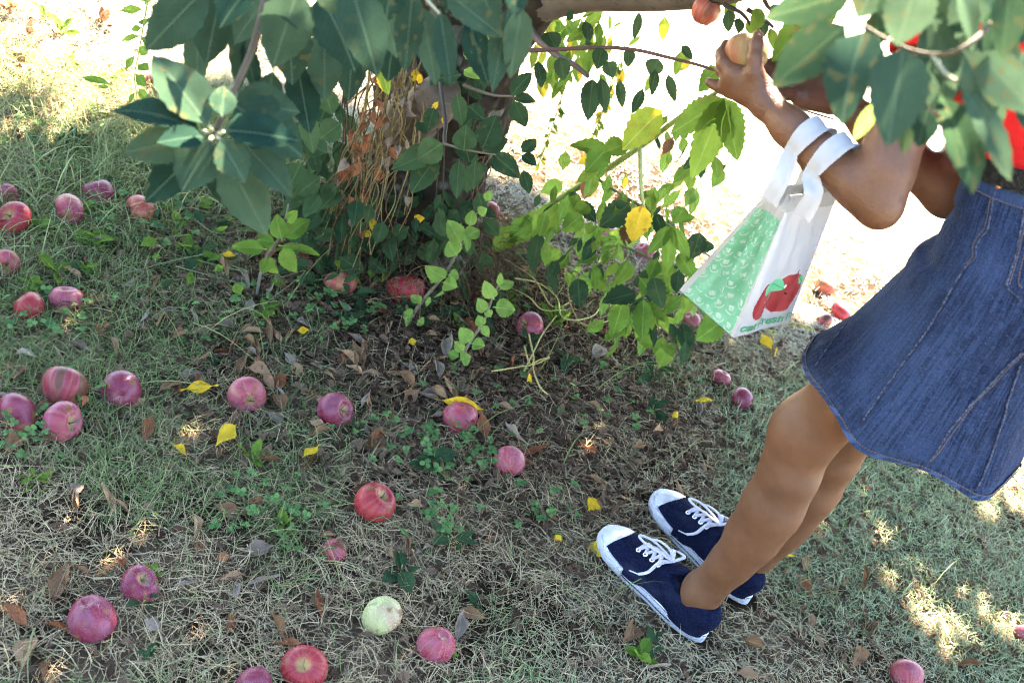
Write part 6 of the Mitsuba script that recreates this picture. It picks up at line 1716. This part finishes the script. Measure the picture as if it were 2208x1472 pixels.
v[..., 2] = np.maximum(v[..., 2], hgt(v[..., 0], v[..., 1]) + .003)
f = np.array([[0, 2, 1], [0, 3, 2], [1, 2, 4], [2, 5, 4], [2, 3, 6], [2, 6, 5]])
col = lerp((0.045, 0.026, 0.018), (0.22, 0.14, 0.092), lr.random(n) ** 1.4)
put('leaf_litter', (v.reshape(-1, 3), (np.arange(n)[:, None, None] * 7 + f).reshape(-1, 3)), 'm_grass', color=np.repeat(col, 7, axis=0), kind='stuff', label='brown crumbs of old leaves strewn round the trunk', cat='leaf litter')

# ------------------------------------------------------------------ small green weeds and clover in the grass
def rosette(x, y, n, L, mat, label, group=None, kind='lance', rise=0.7, name='small_weed'):
    t = thing(name, label, 'plant', group)
    b = ong(x, y)
    a0 = lr.uniform(0, 6.28)
    s = depth_of(b) / FP
    put_stem('stem', [b - [0, 0, .01], b + [0, 0, .012], b + [lr.normal(0, .01), lr.normal(0, .01), .03]], [.0018, .0012], (0.14, 0.19, 0.07), t, 5, 6)
    for k in range(n):
        a = a0 + k * 2.4 + lr.normal(0, .25); l = L * s * lr.uniform(.65, 1.15); e = lr.uniform(.15, rise)
        tip = b + np.array([math.cos(a) * math.cos(e), math.sin(a) * math.cos(e), math.sin(e)]) * l + [0, 0, .012]
        m = leaf(b + [0, 0, .010 + .003 * k], tip, l * lr.uniform(.28, .42) * (1.5 if kind != 'lance' else 1), [0, 0, 1], lr.normal(0, .35), .25, lr.uniform(0, .3), kind, 9, 2, .02, .03, int(lr.integers(1 << 30)), 0, .15)
        put_leaf('leaf', m, mat, t)
    return t


rosette(118, 600, 6, 62, 'm_weed_leaf', 'broad leaved weed leaning over the dark pink apple at the left', kind='apple', rise=1.0)
rosette(400, 560, 5, 54, 'm_weed_leaf', 'upright green weed with drooping pointed leaves left of the sapling', kind='apple', rise=1.1)
rosette(925, 1020, 8, 60, 'm_mid_leaf', 'dark green rosette weed between the red speckled apple and the pink one', kind='apple')
rosette(860, 1245, 5, 58, 'm_mid_leaf', 'pair of broad toothed leaves above the greenish apple', kind='apple', rise=.9)
rosette(965, 1180, 6, 60, 'm_mid_leaf', 'low weed with long leaves right of the small maroon apple')
rosette(1400, 820, 6, 60, 'm_mid_leaf', 'bluish green weed lit by the sun below the tall weed', rise=1.2)
rosette(1215, 790, 5, 50, 'm_mid_leaf', 'dark weed among litter right of the looping stems', kind='apple')
rosette(770, 690, 8, 40, 'm_mid_leaf', 'low dark weed below the pale orange apple', kind='round')
rosette(700, 650, 6, 60, 'm_mid_leaf', 'long leaved dark weed left of the pale orange apple')
rosette(905, 690, 7, 70, 'm_mid_leaf', 'long leaved dark weed at the foot of the taller light shoot', rise=.9)
rosette(1010, 690, 7, 80, 'm_mid_leaf', 'long dark leaves fanned out between the two light shoots', rise=.9)
rosette(820, 560, 7, 70, 'm_mid_leaf', 'dark leafy weed at the left foot of the trunk', kind='apple', rise=1.2)
rosette(70, 1050, 7, 50, 'm_weed_leaf', 'feathery green weed below the group of three apples')
for k, (x, y) in enumerate(((95, 50), (60, 95), (130, 85), (40, 160), (150, 150), (215, 60), (250, 190), (20, 40))):
    rosette(x, y, 9, 42, 'm_dry_leaf' if k % 2 else 'm_weed_leaf', ('dry brown' if k % 2 else 'pale green') + ' upright weed in sunlit grass at upper left, ' + ('topmost of the green', 'second lowest of the brown', 'second topmost of the green', 'lowest of the brown', 'second lowest of the green', 'rightmost of the brown', 'lowest of the green', 'topmost of the brown')[k], 'weeds on the sunlit slope', rise=1.4, name='slope_weed')
wl, wg = 'small dark green weed growing in the grass', 'small weeds in the grass'
for k in range(46):
    for _ in range(50):
        x, y = (lr.uniform(0, 700), lr.uniform(230, 700)) if k % 2 else (lr.uniform(0, 1500), lr.uniform(560, 1460))
        q = ong(x, y)
        if shoe_dist(q[None, :2])[0] > .08: break
    near_ = min(LANDMARKS, key=lambda m: (m[0] - x) ** 2 + (m[1] - y) ** 2)
    side_ = whereabouts(x - near_[0], y - near_[1])
    mt = 'm_mid_leaf' if lr.random() < .6 else 'm_weed_leaf'
    rosette(x, y, int(lr.integers(4, 8)), lr.uniform(26, 52), mt, f"{'dark' if mt == 'm_mid_leaf' else 'bright'} green weed with {('narrow', 'pointed', 'round')[k % 3]} leaves {side_} {near_[2]}", wg, kind=('lance', 'apple', 'round')[k % 3], rise=1.0)
# clover: three round leaflets on a stalk, too many to count
cms = []
for cx, cy, n, s in ((730, 680, 110, 55), (690, 640, 60, 40), (1000, 985, 130, 60), (950, 1130, 60, 50), (1160, 1130, 40, 40), (90, 700, 60, 60), (180, 860, 40, 30), (250, 470, 90, 70), (130, 330, 90, 90), (560, 1120, 80, 70), (60, 960, 70, 50), (860, 960, 50, 60), (480, 700, 60, 80), (1080, 860, 40, 60), (1320, 850, 70, 80), (380, 440, 90, 60), (1110, 620, 70, 60)):
    for _ in range(int(n * .38)):
        x, y = cx + lr.normal(0, s), cy + lr.normal(0, s * .6)
        b = ong(x, y); h = lr.uniform(.015, .045); top = b + [lr.normal(0, .006), lr.normal(0, .006), h]
        a0 = lr.uniform(0, 6.28); r_ = lr.uniform(.0035, .0065)
        nn = unit(np.array([lr.normal(0, .3), lr.normal(0, .3), 1.0])); ux = unit(np.cross(nn, [0, 1, .1])); uy = np.cross(nn, ux)
        for k in range(3):
            a = a0 + k * 2.094
            c_ = top + (ux * math.cos(a) + uy * math.sin(a)) * r_
            an = np.linspace(0, 6.283, 7)[:-1]
            ring = c_ + (ux * np.cos(an)[:, None] + uy * np.sin(an)[:, None]) * r_ * .95 + nn * (0.15 * r_ * np.cos(2 * an + k))[:, None]
            cms.append((np.vstack([c_[None], ring]), np.array([[0, i + 1, (i + 1) % 6 + 1] for i in range(6)])))
v, f = cat_meshes(cms)
col = np.repeat(lerp((0.060, 0.125, 0.045), (0.14, 0.24, 0.08), lr.random(len(cms))), 7, axis=0)
put('clover', (v, f), 'm_grass', color=col, kind='stuff', label='patches of small three leaved clover in the grass', cat='clover')

# ------------------------------------------------------------------ unseen trees added behind the camera to block low sky light
og = np.random.default_rng(404)
n = 7000
c = unit(og.normal(0, 1, (n, 3))) * (og.random((n, 1)) ** 0.4) * [2.0, 2.0, 1.45] + [0, 0, 2.25]
c = c[meshkit.fbm(c * 1.2 + 2, 3) > 0.36]
rv_, rf_, ruv = mass_leaves(c, og, (0.10, 0.17))
crown_ply = mikit.ply((rv_, rf_), 'm_apple_leaf', uv=ruv)
trunk_ply = mikit.ply(rough_tube([[0, 0, -.1], [0.03, 0, .5], [0, .05, 1.1], [.1, 0, 2.0]], [.16, .12, .11, .06], 24, 14, .2, 8, 3.0), 'm_bark', smooth=True)
for x, y, s in ((-4.4, -4.4, 1.1), (-0.6, -5.0, 1.15), (3.4, -4.6, 1.1), (7.0, -3.6, 1.1), (-7.0, -2.2, 1.0)):
    key = thing('added_tree', 'apple tree added out of view to hold back low sky light', 'tree', 'added trees behind the camera')
    M = np.diag([s, s, s, 1.0]); M[:3, 3] = [x, y, float(hgt(x, y))]
    for nm, d in (('trunk', trunk_ply), ('crown', crown_ply)):
        scene[numbered(nm, key)] = {**d, 'to_world': T(M.tolist())}

print('triangles in all', sum(len(meshkit.WRITTEN[d['filename']][1]) for d in scene.values() if isinstance(d, dict) and d.get('type') == 'ply'))
